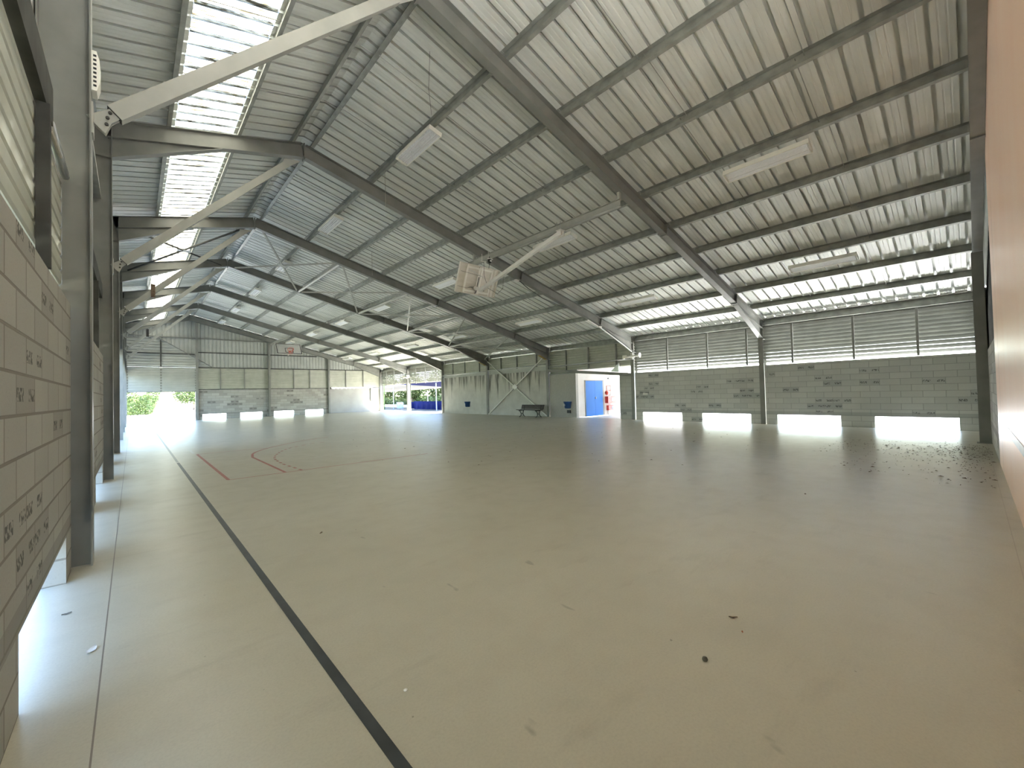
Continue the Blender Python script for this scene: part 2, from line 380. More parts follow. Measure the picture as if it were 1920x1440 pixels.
# corrugated cladding --------------------------------------------------
def corr(us, amp, pitch):
    out = []
    u = us[0]
    while u < us[1]:
        for du, o in ((0, 0), (.60, 0), (.66, amp), (.94, amp)):
            if u+du*pitch < us[1]: out.append((u+du*pitch, o))
        u += pitch
    out.append((us[1], 0)); return out
def vclad(name, pt, us, zb, ztop, mat='clad', amp=.035, pitch=.25):
    rows = [[pt(u, o, zb(u)), pt(u, o, max(zb(u)+.001, ztop(u)))] for u, o in corr(us, amp, pitch)]
    return struct(MB().grid(rows).build(name, mat))
def hclad(mb, pt, us, zs, amp=.03, pitch=.2):
    mb.grid([[pt(us[0], o, z), pt(us[1], o, z)] for z, o in corr(zs, amp, pitch)])
    return mb
# long tall side: vertical sheets above the louvers, full height screens over the open bays
vclad('wall_left_cladding', lambda u, o, z: (-.615-o, u, z), (-.47, 39.4), lambda u: 3.4, lambda u: 7.0)
# far gable
roofline = lambda x: zt(x)+.176
vclad('wall_far_cladding', lambda u, o, z: (u, WE+.07+o, z), (1.40, 18.35), lambda u: max(3.92, 6.09-(u-1.36)*.66), roofline)
vclad('wall_far_cladding', lambda u, o, z: (u, WE+.07+o, z), (-.65, 1.40), lambda u: 6.0, roofline)
mb = MB(); zc = 3.98
rows = []
for z, o in corr((3.98, 6.05), .05, .2):
    rows.append([(-.6, WE+.07+o, z), (max(-.5, min(4.6, 1.36+(6.09-z)/.66)), WE+.07+o, z)])
mb.grid(rows); struct(mb.build('wall_far_cladding', 'clad'))
# near gable above the block part
vclad('wall_near_cladding', lambda u, o, z: (u, -.40-o, z), (11.2, 18.36), lambda u: 2.2, roofline, 'darkrail')

# ------------------------------------------------------------------ roof sheets
def roof_profile(y0, y1):
    out = []; P = .3155; k0 = int((y0-6.88)/P)-2; k = k0
    while True:
        c = 6.88+P*k; k += 1
        for dy, h in ((-.028, 0), (-.043, .03), (-.043, .10), (.043, .10), (.043, .03), (.028, 0), (.10, 0), (.108, .004), (.122, .004), (.13, 0), (.19, 0), (.198, .004), (.212, .004), (.22, 0)):
            if y0 <= c+dy <= y1: out.append((c+dy, h))
        if c > y1+P: break
    return [(y0, 0)]+out+[(y1, 0)]
def roof_strip(mb, xa, xb, y0=-.5, y1=39.45, dz=.178):
    mb.grid([[(xa, y, zt(xa)+dz+h), (xb, y, zt(xb)+dz+h)] for y, h in roof_profile(y0, y1)])
mb = MB(); roof_strip(mb, XA, 18.75); struct(mb.build('ceiling', 'sheet'))
mb = MB(); roof_strip(mb, 1.755, XA); roof_strip(mb, -.8, .70); struct(mb.build('ceiling', 'sheet'))
mb = MB(); mb.grid([[(XA-.3, y, zt(XA-.3)+.285), (XA, y, zt(XA)+.31), (XA+.3, y, zt(XA+.3)+.285)] for y in (-.5, 39.45)]); struct(mb.build('trim_1', 'sheet'))
BAY = ['bay beside the pink wall', 'second bay from the pink wall', 'third bay from the pink wall', 'middle bay of the hall', 'fifth bay from the pink wall', 'sixth bay from the pink wall', 'last bay before the far gable']
for k in range(7):
    mb = MB(); roof_strip(mb, .702, 1.753, YK[k], YK[k+1]-.003)
    tag(mb.build('skylight_panel', 'skylight'), 'dirty translucent ribbed roof panel over the '+BAY[k], 'skylight', 'translucent roof panels')

# ------------------------------------------------------------------ frames
FR = ['against the pink wall', 'nearest the pink wall', 'second out from the pink wall', 'third out from the pink wall', 'fourth out from the pink wall', 'fifth out from the pink wall', 'last before the far gable', 'of the far gable']
for k in range(8):
    y = YK[k] if k < 7 else 39.08
    # columns
    if k < 7:
        side = {1: 'grey steel column on the skylight side, nearest of its row, with slotted box', 2: 'grey steel column on the skylight side, second of its row', 3: 'grey steel column on the skylight side, third of its row, end of block wall',
                4: 'grey steel column on the skylight side, fourth of its row, in daylight', 5: 'grey steel column on the skylight side, fifth of its row', 6: 'grey steel column on the skylight side, last before the corner', 0: 'grey steel corner column on the skylight side by the pink wall'}[k]
    else: side = 'grey steel corner column on the skylight side of the far gable'
    c = MB().ibeam((XL-.17, y, 0), (XL-.17, y, zt(XL)-.02), (1, 0, 0), .34, .17).build('steel_column', 'steel')
    tag(c, side, 'column', 'columns of the tall side')
    for z in (zt(XL)-.75,): MB().box(XL-.33, XL-.02, y-.08, y+.08, z-.006, z+.006).build('stiffener_plate', 'steel', c)
    lab = ['grey steel corner column of the low side by the pink wall', 'grey steel column between the two stamped block wall bays', 'grey steel column beside the doorway passage, holding white twin fixture',
           'grey steel column between grey rendered wall and the bench', 'grey steel column between the two stained concrete bays', 'grey steel column where the stained wall ends at the open bays',
           'sunlit steel column standing in the middle of the open bays', 'pale steel column in the far corner beside the open bays'][k]
    c = MB().ibeam((XR+.17, y, 0), (XR+.17, y, zt(XR)-.02), (1, 0, 0), .34, .17).build('steel_column', 'steel')
    tag(c, lab, 'column', 'columns of the low side')
    MB().box(XR+.02, XR+.33, y-.08, y+.08, 3.28, 3.292).build('stiffener_plate', 'steel', c)
    # rafters
    D = .345
    a, b = V((XL-.1, y, zt(XL-.1)-D/2)), V((XA-.006, y, zt(XA)-D/2))
    r = MB().ibeam(a, b, NL, .335, .17).build('rafter', 'steel')
    tag(r, 'short grey steel rafter under the skylights, frame '+FR[k], 'rafter', 'short rafters')
    h = MB(); zc = lambda x: zt(x)-D
    x0, x1 = XL, 1.5; t = .005
    h.add([(x0, y-t, zc(x0)), (x1, y-t, zc(x1)), (x0, y-t, zc(x0)-.38), (x0, y+t, zc(x0)), (x1, y+t, zc(x1)), (x0, y+t, zc(x0)-.38)], [(0, 1, 2), (3, 5, 4), (0, 2, 5, 3), (1, 4, 5, 2), (0, 3, 4, 1)])
    h.bar((x0, y, zc(x0)-.386), (x1, y, zc(x1)-.006), .17, .012); 
    h.build('haunch', 'steel', r)
    MB().box(XA-.012, XA-.001, y-.085, y+.085, zt(XA)-.40, zt(XA)+.01).build('end_plate', 'steel', r)
    a, b = V((XA+.006, y, zt(XA)-D/2)), V((XR+.15, y, zt(XR+.15)-D/2))
    r = MB().ibeam(a, b, NR, .335, .17).build('rafter', 'steel')
    tag(r, 'long grey steel rafter falling to the low eave, frame '+FR[k], 'rafter', 'long rafters')
    h = MB(); x0, x1 = XR, 15.55
    h.add([(x0, y-t, zc(x0)), (x1, y-t, zc(x1)), (x0, y-t, zc(x0)-.36), (x0, y+t, zc(x0)), (x1, y+t, zc(x1)), (x0, y+t, zc(x0)-.36)], [(0, 1, 2), (3, 5, 4), (0, 2, 5, 3), (1, 4, 5, 2), (0, 3, 4, 1)])
    h.bar((x0, y, zc(x0)-.366), (x1, y, zc(x1)-.006), .17, .012)
    h.build('haunch', 'steel', r)
    MB().box(XA+.001, XA+.012, y-.085, y+.085, zt(XA)-.40, zt(XA)+.01).build('end_plate', 'steel', r)
    for xs_, w in ((10.68, .05), (15.5, .012)):
        m = MB(); m.prism([(-w/2, -.36), (w/2, -.36), (w/2, -.004), (-w/2, -.004)], (xs_, y-.09, zt(xs_)), (xs_, y+.09, zt(xs_)), V((1, 0, -S)).normalized(), NR)
        m.build('splice_plate', 'steel', r)
    if k in (3, 4):                                # hazard tape on the haunch underside
        for i in range(9):
            s0 = .10+i*.064; p = V((XR, y, zc(XR)-.394)); q = V((15.55, y, zc(15.55)-.014)); d = (q-p).normalized()
            m = MB(); A = p+d*s0+V((0, 0, 0)); m.bar(A+V((0, 0, .0)), A+d*.062, .18, .004)
            m.build('hazard_stripe', 'yellow' if i % 2 == 0 else 'black', r)

# gable posts of the far end and the wind post of the near end
for xp, lab in ((3.62, 'slim steel post between the far roller gate and block wall'), (8.42, 'slim steel post midway along the far block wall, beside the backboard'), (13.18, 'slim steel post where far block wall meets smooth concrete')):
    c = MB().ibeam((xp, WE-.11, 0), (xp, WE-.11, zt(xp)-.372), (0, 1, 0), .18, .14).build('gable_post', 'steel'); tag(c, lab, 'post', 'far gable posts')
c = MB().ibeam((14.74, -.20, 0), (14.74, -.20, zt(14.74)-.395), (1, 0, 0), .2, .19).build('gable_post', 'steel')
tag(c, 'dark grey steel post at the end of the pink wall', 'post')
MB().box(14.6, 14.9, -.298, -.06, 0, .012).build('base_plate', 'steel', c)

# ------------------------------------------------------------------ purlins
def zprof(h=.17, f=.065, l=.018, t=.0035):
    return [(-f, h), (t, h), (t, t), (f, t), (f, t+l), (f+t, t+l), (f+t, 0), (0, 0), (0, h-t), (-f, h-t)]
PX = [3.40+1.503*k for k in range(10)]+[18.33]
LX = [2.98, 1.86, .62, -.5]
PN = ['ridge purlin on the long slope', 'first purlin below the ridge on the long slope', 'second purlin below the ridge on the long slope', 'third purlin below the ridge on the long slope', 'fourth purlin below the ridge on the long slope', 'fifth purlin below the ridge on the long slope',
      'sixth purlin below the ridge on the long slope', 'seventh purlin below the ridge on the long slope', 'eighth purlin below the ridge on the long slope', 'lowest roof purlin above the low eave', 'eave purlin over the low side louvers']
LN = ['ridge purlin on the skylight slope', 'purlin along the upper edge of the skylight', 'purlin along the lower edge of the skylight', 'eave purlin above the tall side']
BY = ['by the pink wall', 'in the second bay', 'in the third bay', 'in the middle bay', 'in the fifth bay', 'in the sixth bay', 'by the far gable']
TR = V((1, 0, -S)).normalized(); TL = V((-1, 0, -S)).normalized()
for xs_, nm, nn, tt in ((PX, PN, NR, TR), (LX, LN, NL, TL)):
    for i, xp in enumerate(xs_):
        proto = None
        for k in range(7):
            if proto is None:
                L = YK[1]-YK[0]
                flip = -1 if (i == 0 and xs_ is PX) else 1
                pr = [(p*flip, q) for p, q in zprof()]
                if i == 10: pr = [(p, q-.12) for p, q in zprof(.24, .07)]
                m = MB().prism(pr, (0, .004, 0), (0, L-.004, 0), tt, nn)
                o = m.build('purlin', 'purlin', None, loc=(xp, YK[0], zt(xp)))
                cl = MB().prism([(-.012, -.01), (0, -.01), (0, .13), (-.012, .13)], (0, .02, 0), (0, .11, 0), tt, nn).build('cleat', 'pale_steel', o)
                proto = o
            else:
                o = dup(proto, (xp, YK[k], zt(xp)))
            tag(o, 'galvanised '+nm[i]+', '+BY[k], 'purlin', 'roof purlins')
# sag rods down the long slope and tie stubs at the ridge
for k in range(7):
    for j, fy in enumerate((.335, .672)):
        y = YK[k]+fy*5.6337; m = MB()
        m.tube([V((3.1, y, zt(3.1)+.10)), V((3.42, y, zt(3.42)+.10))], .009, 6)
        for i in range(10):
            a, b = PX[i], PX[i+1]
            sgn = .06 if i % 2 else -.06
            m.tube([V((a-.03, y+sgn, zt(a)+.10)), V((b+.05, y+sgn, zt(b)+.10))], .007, 6)
        m.tube([V((LX[0], y, zt(LX[0])+.10)), V((LX[2], y, zt(LX[2])+.10))], .007, 6)
        o = m.build('sag_rod', 'purlin'); tag(o, 'thin steel tie rod line crossing the purlins, %s one %s' % (('nearer', 'farther')[j], BY[k]), 'tie rod', 'tie rods')

# ------------------------------------------------------------------ knee braces
for k in range(1, 7):
    y = YK[k]; r = empty('knee_brace', (XL, y, 4.1), 'pale square steel diagonal rising from the %s column of the tall side to the ridge' % ('nearest', 'second', 'third', 'fourth', 'fifth', 'last')[k-1], 'brace', 'diagonal braces')
    A, B = V((.155, 0, .095)), V((3.10, 0, 3.085)); d = (B-A).normalized()
    MB().bar(A, B, .09, .145, (0, 1, 0)).build('tube', 'pale_steel', r) if False else MB().prism([(-.05, -.0725), (.05, -.0725), (.05, .0725), (-.05, .0725)], A, B, V((0, 1, 0)), V((-d.z, 0, d.x))).build('square_tube', 'pale_steel', r)
    e = V((-d.z, 0, d.x)); sd = V((0, 1, 0)); st = A-d*.19
    for s in (-1, 1):
        m = MB(); m.prism([(-.01, -.11), (.10, -.055), (.34, -.045), (.34, .045), (.16, .05), (-.01, .075)], st+sd*(s*.022-.005), st+sd*(s*.022+.005), d, e); gp = m.build('gusset_plate', 'pale_steel', r)
        for b1, b2 in ((.11, -.01), (.16, .015), (.06, -.05)):
            p = st+d*b1+e*b2; MB().tube([p+sd*(s*.027), p+sd*(s*.045)], .014, 8).build('bolt', 'darkrail', gp)
    MB().prism([(-.047, -.069), (.047, -.069), (.047, .069), (-.047, .069)], A-d*.004, A-d*.001, sd, e).build('tube_end', 'darkrail', r)
    m = MB(); m.prism([(2.98, 2.92), (3.10, 2.99), (3.40, 3.25), (3.02, 3.19)], (0, -.006, 0), (0, .006, 0), (1, 0, 0), (0, 0, 1)); m.build('top_gusset', 'pale_steel', r)
    MB().box(0, .012, -.08, .08, -.17, .12).build('column_plate', 'pale_steel', r)
    if k in (3, 5):
        t = MB(); p = A+d*(.85 if k == 3 else 1.0)
        t.box(p.x-.05, p.x+.05, y-.06 if 0 else -.065, .065, p.z-.17, p.z+.22)
        o = t.build('wrapped_strip', 'brown' if k == 3 else 'black', None, loc=(XL, y, 4.1))
        tag(o, 'brown strip hanging on the third diagonal brace' if k == 3 else 'small black strip hanging on the fifth diagonal brace', 'strip')
# slotted white box on the nearest column
r = empty('emergency_light', (XL+.001, YK[1], 4.33), 'small white slotted box fixed high on the nearest steel column', 'light')
MB().prism([(0, 0), (.035, .0), (.055, .08), (.055, .29), (.035, .37), (0, .37)], (0, -.08, 0), (0, .08, 0), (1, 0, 0), (0, 0, 1)).build('housing', 'lampwhite', r)
m = MB()
for i in range(8):
    for yy in (-.081, .079):
        m.box(.012, .034, yy, yy+.002, .035+i*.04, .055+i*.04)
m.build('slot', 'black', r)

# ------------------------------------------------------------------ bracing in the middle bay
y3, y4 = YK[3], YK[4]; BX = [6.15, 9.15, 12.12, 15.0, 17.9]
zb = lambda x: zt(x)-.30
BL = ['highest crossed pair of roof rods, just below the ridge', 'second crossed pair of roof rods below the ridge', 'third crossed pair of roof rods below the ridge', 'fourth crossed pair of roof rods below the ridge', 'lowest crossed pair of roof rods above the bench wall']
for i, (xa, xb) in enumerate(zip([3.35]+BX[:-1], BX)):
    r = empty('roof_brace', ((xa+xb)/2, (y3+y4)/2, zb((xa+xb)/2)), BL[i], 'brace', 'crossed roof rods'); c = r.location
    for p, q in (((xa+.12, y3+.10), (xb-.12, y4-.10)), ((xa+.12, y4-.10), (xb-.12, y3+.10))):
        MB().bar(V((p[0], p[1], zb(p[0])))-c, V((q[0], q[1], zb(q[0])))-c, .055, .055).build('diagonal_rod', 'pale_steel', r)
    MB().prism([(-.16, -.14), (.16, -.14), (.16, .14), (-.16, .14)], (0, 0, -.03), (0, 0, -.022), TR, (0, 1, 0)).build('gusset_plate', 'pale_steel', r)
for i, xa in enumerate(BX[:-1]):
    m = MB().tube([(xa, y3+.09, zb(xa)), (xa, y4-.09, zb(xa))], .057, 12); tag(m.build('roof_strut', 'pale_steel', smooth=False), 'pale round strut linking two rafters in the middle bay, %s below the ridge' % ORD[i], 'strut', 'roof struts')
r = empty('roof_brace', (1.45, (y3+y4)/2, zb(1.45)), 'crossed roof rods under the skylight in the middle bay', 'brace'); c = r.location
for p, q in (((-.1, y3+.10), (2.95, y4-.10)), ((-.1, y4-.10), (2.95, y3+.10))):
    MB().bar(V((p[0], p[1], zb(p[0])))-c, V((q[0], q[1], zb(q[0])))-c, .045, .045).build('diagonal_rod', 'darkrail', r)
MB().box(-.2, .2, -.14, .14, -.03, -.02).build('gusset_plate', 'pale_steel', r)
# wall cross bracing beside the bench
r = empty('wall_brace', (18.02, (y3+y4)/2, 0), 'crossed steel rods on the stained wall behind the bench', 'brace')
yc = (y3+y4)/2
for a, b in (((y3+.12, .03), (y4-.1, 3.62)), ((y3+.12, 3.62), (y4-.1, .03))):
    MB().bar(V((0, a[0]-yc, a[1])), V((0, b[0]-yc, b[1])), .05, .05, (1, 0, 0)).build('diagonal_rod', 'white', r)
MB().prism([(-.26, 0), (0, -.19), (.26, 0), (0, .19)], (-.034, 0, 1.82), (-.026, 0, 1.82), (0, 1, 0), (0, 0, 1)).build('gusset_plate', 'white', r)

# ------------------------------------------------------------------ louver screens
def louver_blades(mb, pt, u0, u1, z0, z1, first=.075, gaps=(.03, .016, .008), pitch=.128, slanted=False):
    """blades run along u; pt(u, d, z) with d outward"""
    z = z0+first; i = 0
    def strip(pr, closed):
        n = len(pr); A = [pt(u0, d, zz) for d, zz in pr]; B = [pt(u1, d, zz) for d, zz in pr]
        m_ = n if closed else n-1
        mb.add(A+B, [(j, (j+1) % n, n+(j+1) % n, n+j) for j in range(m_)]+([tuple(range(n)), tuple(range(2*n-1, n-1, -1))] if closed else []))
    while (i < len(gaps) or slanted) and z+.10 < z1:
        gp = gaps[min(i, len(gaps)-1)]; h = pitch-gp
        if slanted: strip([(0, z+h), (0, z+h-.012), (.012, z+h-.02), (.080, z+.006), (.088, z+.0), (.088, z+.006), (.015, z+h-.016), (.004, z+h-.010), (.004, z+h)], True)
        else: strip([(.02, z+h), (.012, z+h), (.012, z+h-.012), (.034, z+h-.03), (.034, z+.015), (.05, z+.003), (.058, z+.003), (.042, z+.02), (.042, z+h-.028), (.02, z+h-.008)], True)
        z += pitch; i += 1
    pr = []
    while z < z1-.02:
        h = min(pitch, z1-z); pr += [(.08, z), (.08, z+.026), (.012, z+.026), (0, z+.04), (0, z+h)]; z += pitch
    if pr: strip(pr, False)
def louver(label, pt, u0, u1, z0, z1, posts, group, **kw):
    r = empty('louver_screen', pt((u0+u1)/2, 0, z0), label, 'louver', group); c = V(r.location)
    lp = lambda u, d, z: V(pt(u, d, z))-c
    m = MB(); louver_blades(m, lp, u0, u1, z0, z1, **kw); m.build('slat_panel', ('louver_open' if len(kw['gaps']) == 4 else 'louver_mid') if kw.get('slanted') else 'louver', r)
    for p in posts:
        m = MB(); vs = [lp(p+du, d, z) for du in (-.03, .03) for d in (-.07, -.005) for z in (z0, z1)]
        m.add(vs, [(0, 1, 3, 2), (4, 6, 7, 5), (0, 4, 5, 1), (2, 3, 7, 6), (0, 2, 6, 4), (1, 5, 7, 3)]); m.build('post', 'steel' if pt(0, 0, 0)[0] > 1 or pt(0, 0, 0)[1] > 1 else 'darkrail', r)
    return r
PR = lambda u, d, z: (18.2+d, u, z)
LB = ['galvanised louver screen over the stamped block wall, bay touching the pink wall', 'louver screen over block wall with bright slits, next to doorway passage', 'louver screen above the passage with the blue doors',
      'louver screen above the stained wall with the bench', 'louver screen above the stained wall with the distant wall bin', 'louver screen with daylight stripes over the open bay, nearer one', 'louver screen with daylight stripes over the open bay, corner one']
for k in range(7):
    z0 = [2.30, 2.30, 2.62, 2.98, 2.98, 2.45, 2.45][k]; y = YK[k]
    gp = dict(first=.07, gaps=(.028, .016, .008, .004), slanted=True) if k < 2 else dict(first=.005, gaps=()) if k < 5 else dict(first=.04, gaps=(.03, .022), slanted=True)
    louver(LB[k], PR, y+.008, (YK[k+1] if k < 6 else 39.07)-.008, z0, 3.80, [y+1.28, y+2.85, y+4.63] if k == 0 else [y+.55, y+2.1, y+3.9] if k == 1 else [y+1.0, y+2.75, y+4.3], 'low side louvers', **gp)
    if k in (3, 4):
        struct(MB().box(18.12, 18.3, y+.088, YK[k+1]-.088, 2.72, 2.98).build('trim_2', 'clad'))
    if k == 2:
        struct(MB().box(18.19, 18.3, 14.6, YK[3]-.088, 2.5, 2.66).build('trim_3', 'clad'))
    if k in (2, 3, 4):
        o = MB().tube([(18.05, y+.01, 2.97+(.1 if k == 3 else 0)), (18.05, YK[k+1]-.01, 2.90+(.1 if k == 3 else 0))], .028, 8).build('pipe', 'galv', smooth=True)
        tag(o, ['', '', 'thin galvanised pipe above the doorway passage', 'thin galvanised pipe on the louvers above the bench', 'thin galvanised pipe on the louvers above the distant bin'][k], 'pipe')
PLF = lambda u, d, z: (-.46-d, u, z)
for k in range(3):
    y = YK[k]
    louver('louver screen on top of the block wall, skylight side, %s bay' % ORD[k], PLF, y+.008, YK[k+1]-.008, 2.34, 3.42, [y+1.6, y+4.25] if k == 0 else [y+2.0, y+4.0], 'tall side louvers', first=.012, gaps=(.012,))
r_ = louver('added louver screen in the unseen near gable, letting daylight in', lambda u, d, z: (u, -.33-d, z), -.3, 3.9, 2.4, 5.8, [1.5, 2.9], None, first=.02, gaps=(.004,), slanted=True)  # added behind the camera to brighten the near half of the hall
for c_ in r_.children:
    if c_.name.startswith('slat_panel'): c_.data.materials.clear(); c_.data.materials.append(MATS['white'])  # blades whitened to pass more daylight up to the roof
for k in range(7):
    y = YK[k]
    ye = YK[1]-1.05 if k == 0 else (YK[k+1] if k < 6 else 39.08)-.006
    o = MB().prism([(0, 0), (-.14, 0), (-.14, .03), (-.02, .03), (-.02, .27), (0, .27)], (-.41, y+.006, 3.44), (-.41, ye, 3.44), (1, 0, 0), (0, 0, 1)).build('wall_rail', 'darkrail'); tag(o, 'dark steel rail above the skylight side opening, %s bay' % ORD[k], 'rail', 'wall rails')
    o = MB().prism(zprof(.16, .065), (-.42, y+.006, 5.35), (-.42, (YK[k+1] if k < 6 else 39.08)-.006, 5.35), (0, 0, 1), (-1, 0, 0)).build('wall_rail', 'purlin'); tag(o, 'upper steel rail behind the wall sheets, skylight side, %s bay' % ORD[k], 'rail', 'wall rails')
o = MB().tube([(-.43, YK[1]-1.05, 3.46), (-.43, YK[1]-.09, 3.46)], .03, 10).build('pipe', 'galv', None, True); tag(o, 'short galvanised pipe running from dark rail to nearest column', 'pipe')
o = MB().tube([(-.42, YK[1]-.5, 3.45), (-.40, YK[1]-1.3, 3.30)], .012, 6).build('cable', 'rope'); tag(o, 'thin pale cable from the dark rail beside the nearest column', 'cable')
PF = lambda u, d, z: (u, WE+.02+d, z)
FL = [('far gable louvers beside the roller gate post', 3.63, 8.42, [5.08, 6.68]), ('far gable louvers under the white backboard', 8.43, 13.17, [10.3, 11.6]), ('far gable louvers over the smooth concrete panel', 13.19, 18.15, [14.75, 16.4])]
for lab, a, b, ps in FL:
    z1 = 3.92
    louver(lab, PF, a, b, 2.30 if a < 13 else 2.34, z1 if a < 13 else 3.9, ps, 'far gable louvers', first=0, gaps=())
    struct(MB().box(a, b, WE-.03, WE+.02, 2.26 if a < 13 else 2.28, 2.31).build('trim_4', 'darkrail'))
for z, a, b in ((3.95, 3.7, 17.0), (5.1, 3.7, 12.2), (6.15, -.3, 8.3), (4.93, -.3, 3.5), (5.1, 3.7, 3.71)):
    if b-a > 1:
        o = MB().box(a, b, WE-.02, WE+.06, z-.035, z+.035).build('gable_rail', 'darkrail' if z < 6 else 'steel'); tag(o, {3.95: 'lowest dark rail on the far gable, above its louvers', 5.1: 'dark rail crossing the far gable behind the backboard', 6.15: 'highest rail crossing the far gable sheets', 4.93: 'short rail above the roller gate on the far gable'}[z], 'rail')
o = MB().bar((1.36, WE-.02, 6.09), (4.62, WE-.02, 3.95), .05, .11, (0, 1, 0)).build('diagonal_flashing', 'steel'); tag(o, 'dark diagonal strip on the far gable above the gate', 'flashing')
# dashed light slit and pipe on the smooth panel
for i in range(12):
    struct(MB().box(13.4+i*.37, 13.62+i*.37, WE-.004, WE+.16, 2.222, 2.262).build('trim_5', 'concrete_pale'))

# far gate: two hung sheets
for i, (a, b, lab) in enumerate(((-.27, 1.54, 'raised ribbed gate leaf over the far opening, by the corner column'), (1.54, 3.54, 'raised ribbed gate leaf over the far opening, by the gable post'))):
    r = empty('gate_leaf', ((a+b)/2, WE-.12, 2.12), lab, 'gate', 'far gate leaves'); cx = (a+b)/2
    m = MB(); m.grid([[(a-cx, o, z), (b-cx, o, z)] for z, o in [(z, -o) for z, o in corr((.03, 1.80), .05, .19)]]); m.build('ribbed_sheet', 'clad', r)
    m = MB()
    for q in ((a-cx, a-cx+.05, 0, 1.80), (b-cx-.05, b-cx, 0, 1.80)): m.box(q[0], q[1], -.035, -.002, q[2], q[3])
    m.box(a-cx+.05, b-cx-.05, -.035, -.002, 0, .05); m.box(a-cx+.05, b-cx-.05, -.035, -.002, 1.75, 1.80); m.build('leaf_frame', 'steel', r)
o = MB().box(-.3, 3.55, WE-.10, WE-.04, 3.93, 3.99).build('gate_track', 'darkrail'); tag(o, 'dark track above the two raised gate leaves', 'track')
o = MB().box(1.50, 1.58, WE-.08, WE, 3.99, 5.9).build('gate_post', 'darkrail'); tag(o, 'short dark post above the far gate leaves', 'post')
for x_ in (1.46, 1.56):
    o = MB().box(x_, x_+.06, WE-.16, WE-.1, 3.86, 3.93).build('gate_roller', 'white'); tag(o, 'small white roller bracket at the gate track, %s one' % ('corner side' if x_ < 1.5 else 'post side'), 'bracket', 'gate rollers')

# ------------------------------------------------------------------ passage with blue doors
r = empty('door_1', (19.78, 14.65, 0), 'pair of bright blue flush doors in the white passage wall', 'door'); r['kind'] = 'structure'
MB().box(-.84, -.004, -.03, .01, .01, 2.02).build('door_leaf', 'doorblue', r); MB().box(.004, .76, -.03, .01, .01, 2.02).build('door_leaf', 'doorblue', r)
m = MB(); m.box(.76, .90, -.025, .01, 0, 2.06); m.box(-.90, -.84, -.025, .01, 0, 2.06); m.box(-.84, .76, -.025, .01, 2.02, 2.06); m.build('door_frame', 'concrete_pale', r)
MB().box(.03, .06, -.075, -.03, .98, 1.10).build('door_handle', 'galv', r)
def wbox(name, x0, x1, z0, z1, dep, mat, label, cat, extra=None):
    r = empty(name, ((x0+x1)/2, 14.65, z0), label, cat); w = (x1-x0)/2; h = z1-z0
    MB().box(-w, w, -dep, 0, 0, h).build('case', mat, r)
    if extra: extra(r, w, h, dep)
    return r
def fr(r, w, h, d):
    for q in ((-w, -w+.06, 0, h), (w-.06, w, 0, h), (-w+.06, w-.06, 0, .05), (-w+.06, w-.06, h-.05, h)): pass
    m = MB(); m.box(-w, -w+.07, -d-.012, -d, 0, h); m.box(w-.07, w, -d-.012, -d, 0, h); m.box(-w+.07, w-.07, -d-.012, -d, 0, .05); m.box(-w+.07, w-.07, -d-.012, -d, h-.05, h); m.build('sign_frame', 'rimred', r)
wbox('safety_sign', 20.96, 21.42, 1.43, 1.74, .012, 'paper', 'white notice with dark red frame on the passage wall', 'sign', fr)
r = empty('fire_bell', (20.93, 14.65, 1.305), 'round red alarm bell on the wall beside the blue doors', 'alarm')
MB().lathe([(0, 0), (.115, 0), (.125, .05), (.10, .11), (0, .13)], (0, 0, 0), (0, -1, 0), 20).build('bell_dome', 'red', r, True); MB().lathe([(0, .128), (.03, .128), (.03, .145), (0, .145)], (0, 0, 0), (0, -1, 0), 10).build('bell_cap', 'rimred', r)
wbox('hose_cabinet', 20.80, 21.55, .70, 1.10, .22, 'red', 'largest red fire cabinet with a window, beside the blue doors', 'cabinet', lambda r, w, h, d: (MB().box(-.02, .26, -d-.008, -d, .10, .32).build('glass_window', 'tarpgrey', r), MB().box(.04, w-.01, -d-.004, -d, .02, h-.02).build('cabinet_door', 'rimred', r)))
wbox('alarm_box', 21.60, 21.86, .80, 1.04, .10, 'red', 'small red box just past the red fire cabinet', 'box', lambda r, w, h, d: MB().box(-.06, .06, -d-.01, -d, .07, .17).build('push_plate', 'white', r))
wbox('extinguisher_box', 20.93, 21.42, .27, .56, .16, 'red', 'low red box mounted under the red fire cabinet', 'box', lambda r, w, h, d: MB().box(.06, w-.03, -d-.008, -d, .05, .23).build('box_window', 'tarpgrey', r))
o = MB().tube([(21.35, 14.62, 1.12), (21.35, 14.62, 2.38)], .016, 8).build('conduit', 'white'); tag(o, 'thin white conduit rising from the red fire cabinet', 'conduit')
o = MB().tube([(21.05, 14.62, 0), (21.05, 14.62, .27)], .022, 8).build('conduit', 'galv'); tag(o, 'short grey pipe under the low red box', 'conduit')
o = MB().lathe([(0, 0), (.04, 0), (.04, .03), (0, .045)], (21.15, 14.65, 2.17), (0, -1, 0), 12).build('wall_sensor', 'darkrail', None, True); tag(o, 'tiny dark sensor high on the white passage wall', 'sensor')
o = MB().bar((18.03, YK[2]+.09, 2.20), (18.03, YK[3]-.09, 2.70), .12, .145).build('passage_beam', 'steel'); tag(o, 'sloping grey steel beam across the passage with blue doors', 'beam')
m = MB(); m.prism([(11.88, 2.36), (12.36, 2.41), (11.88, 2.82)], (18.10, 0, 0), (18.18, 0, 0), (0, 1, 0), (0, 0, 1)); 
o = m.build('hopper', 'galv'); tag(o, 'pale triangular metal hood sitting on the sloping passage beam', 'hood')
o = MB().tube([(18.06, 14.75, 2.47), (18.06, YK[3]-.2, 2.42)], .025, 8).build('pipe', 'galv', smooth=True); tag(o, 'short pale pipe under the sloping beam on grey wall', 'pipe')

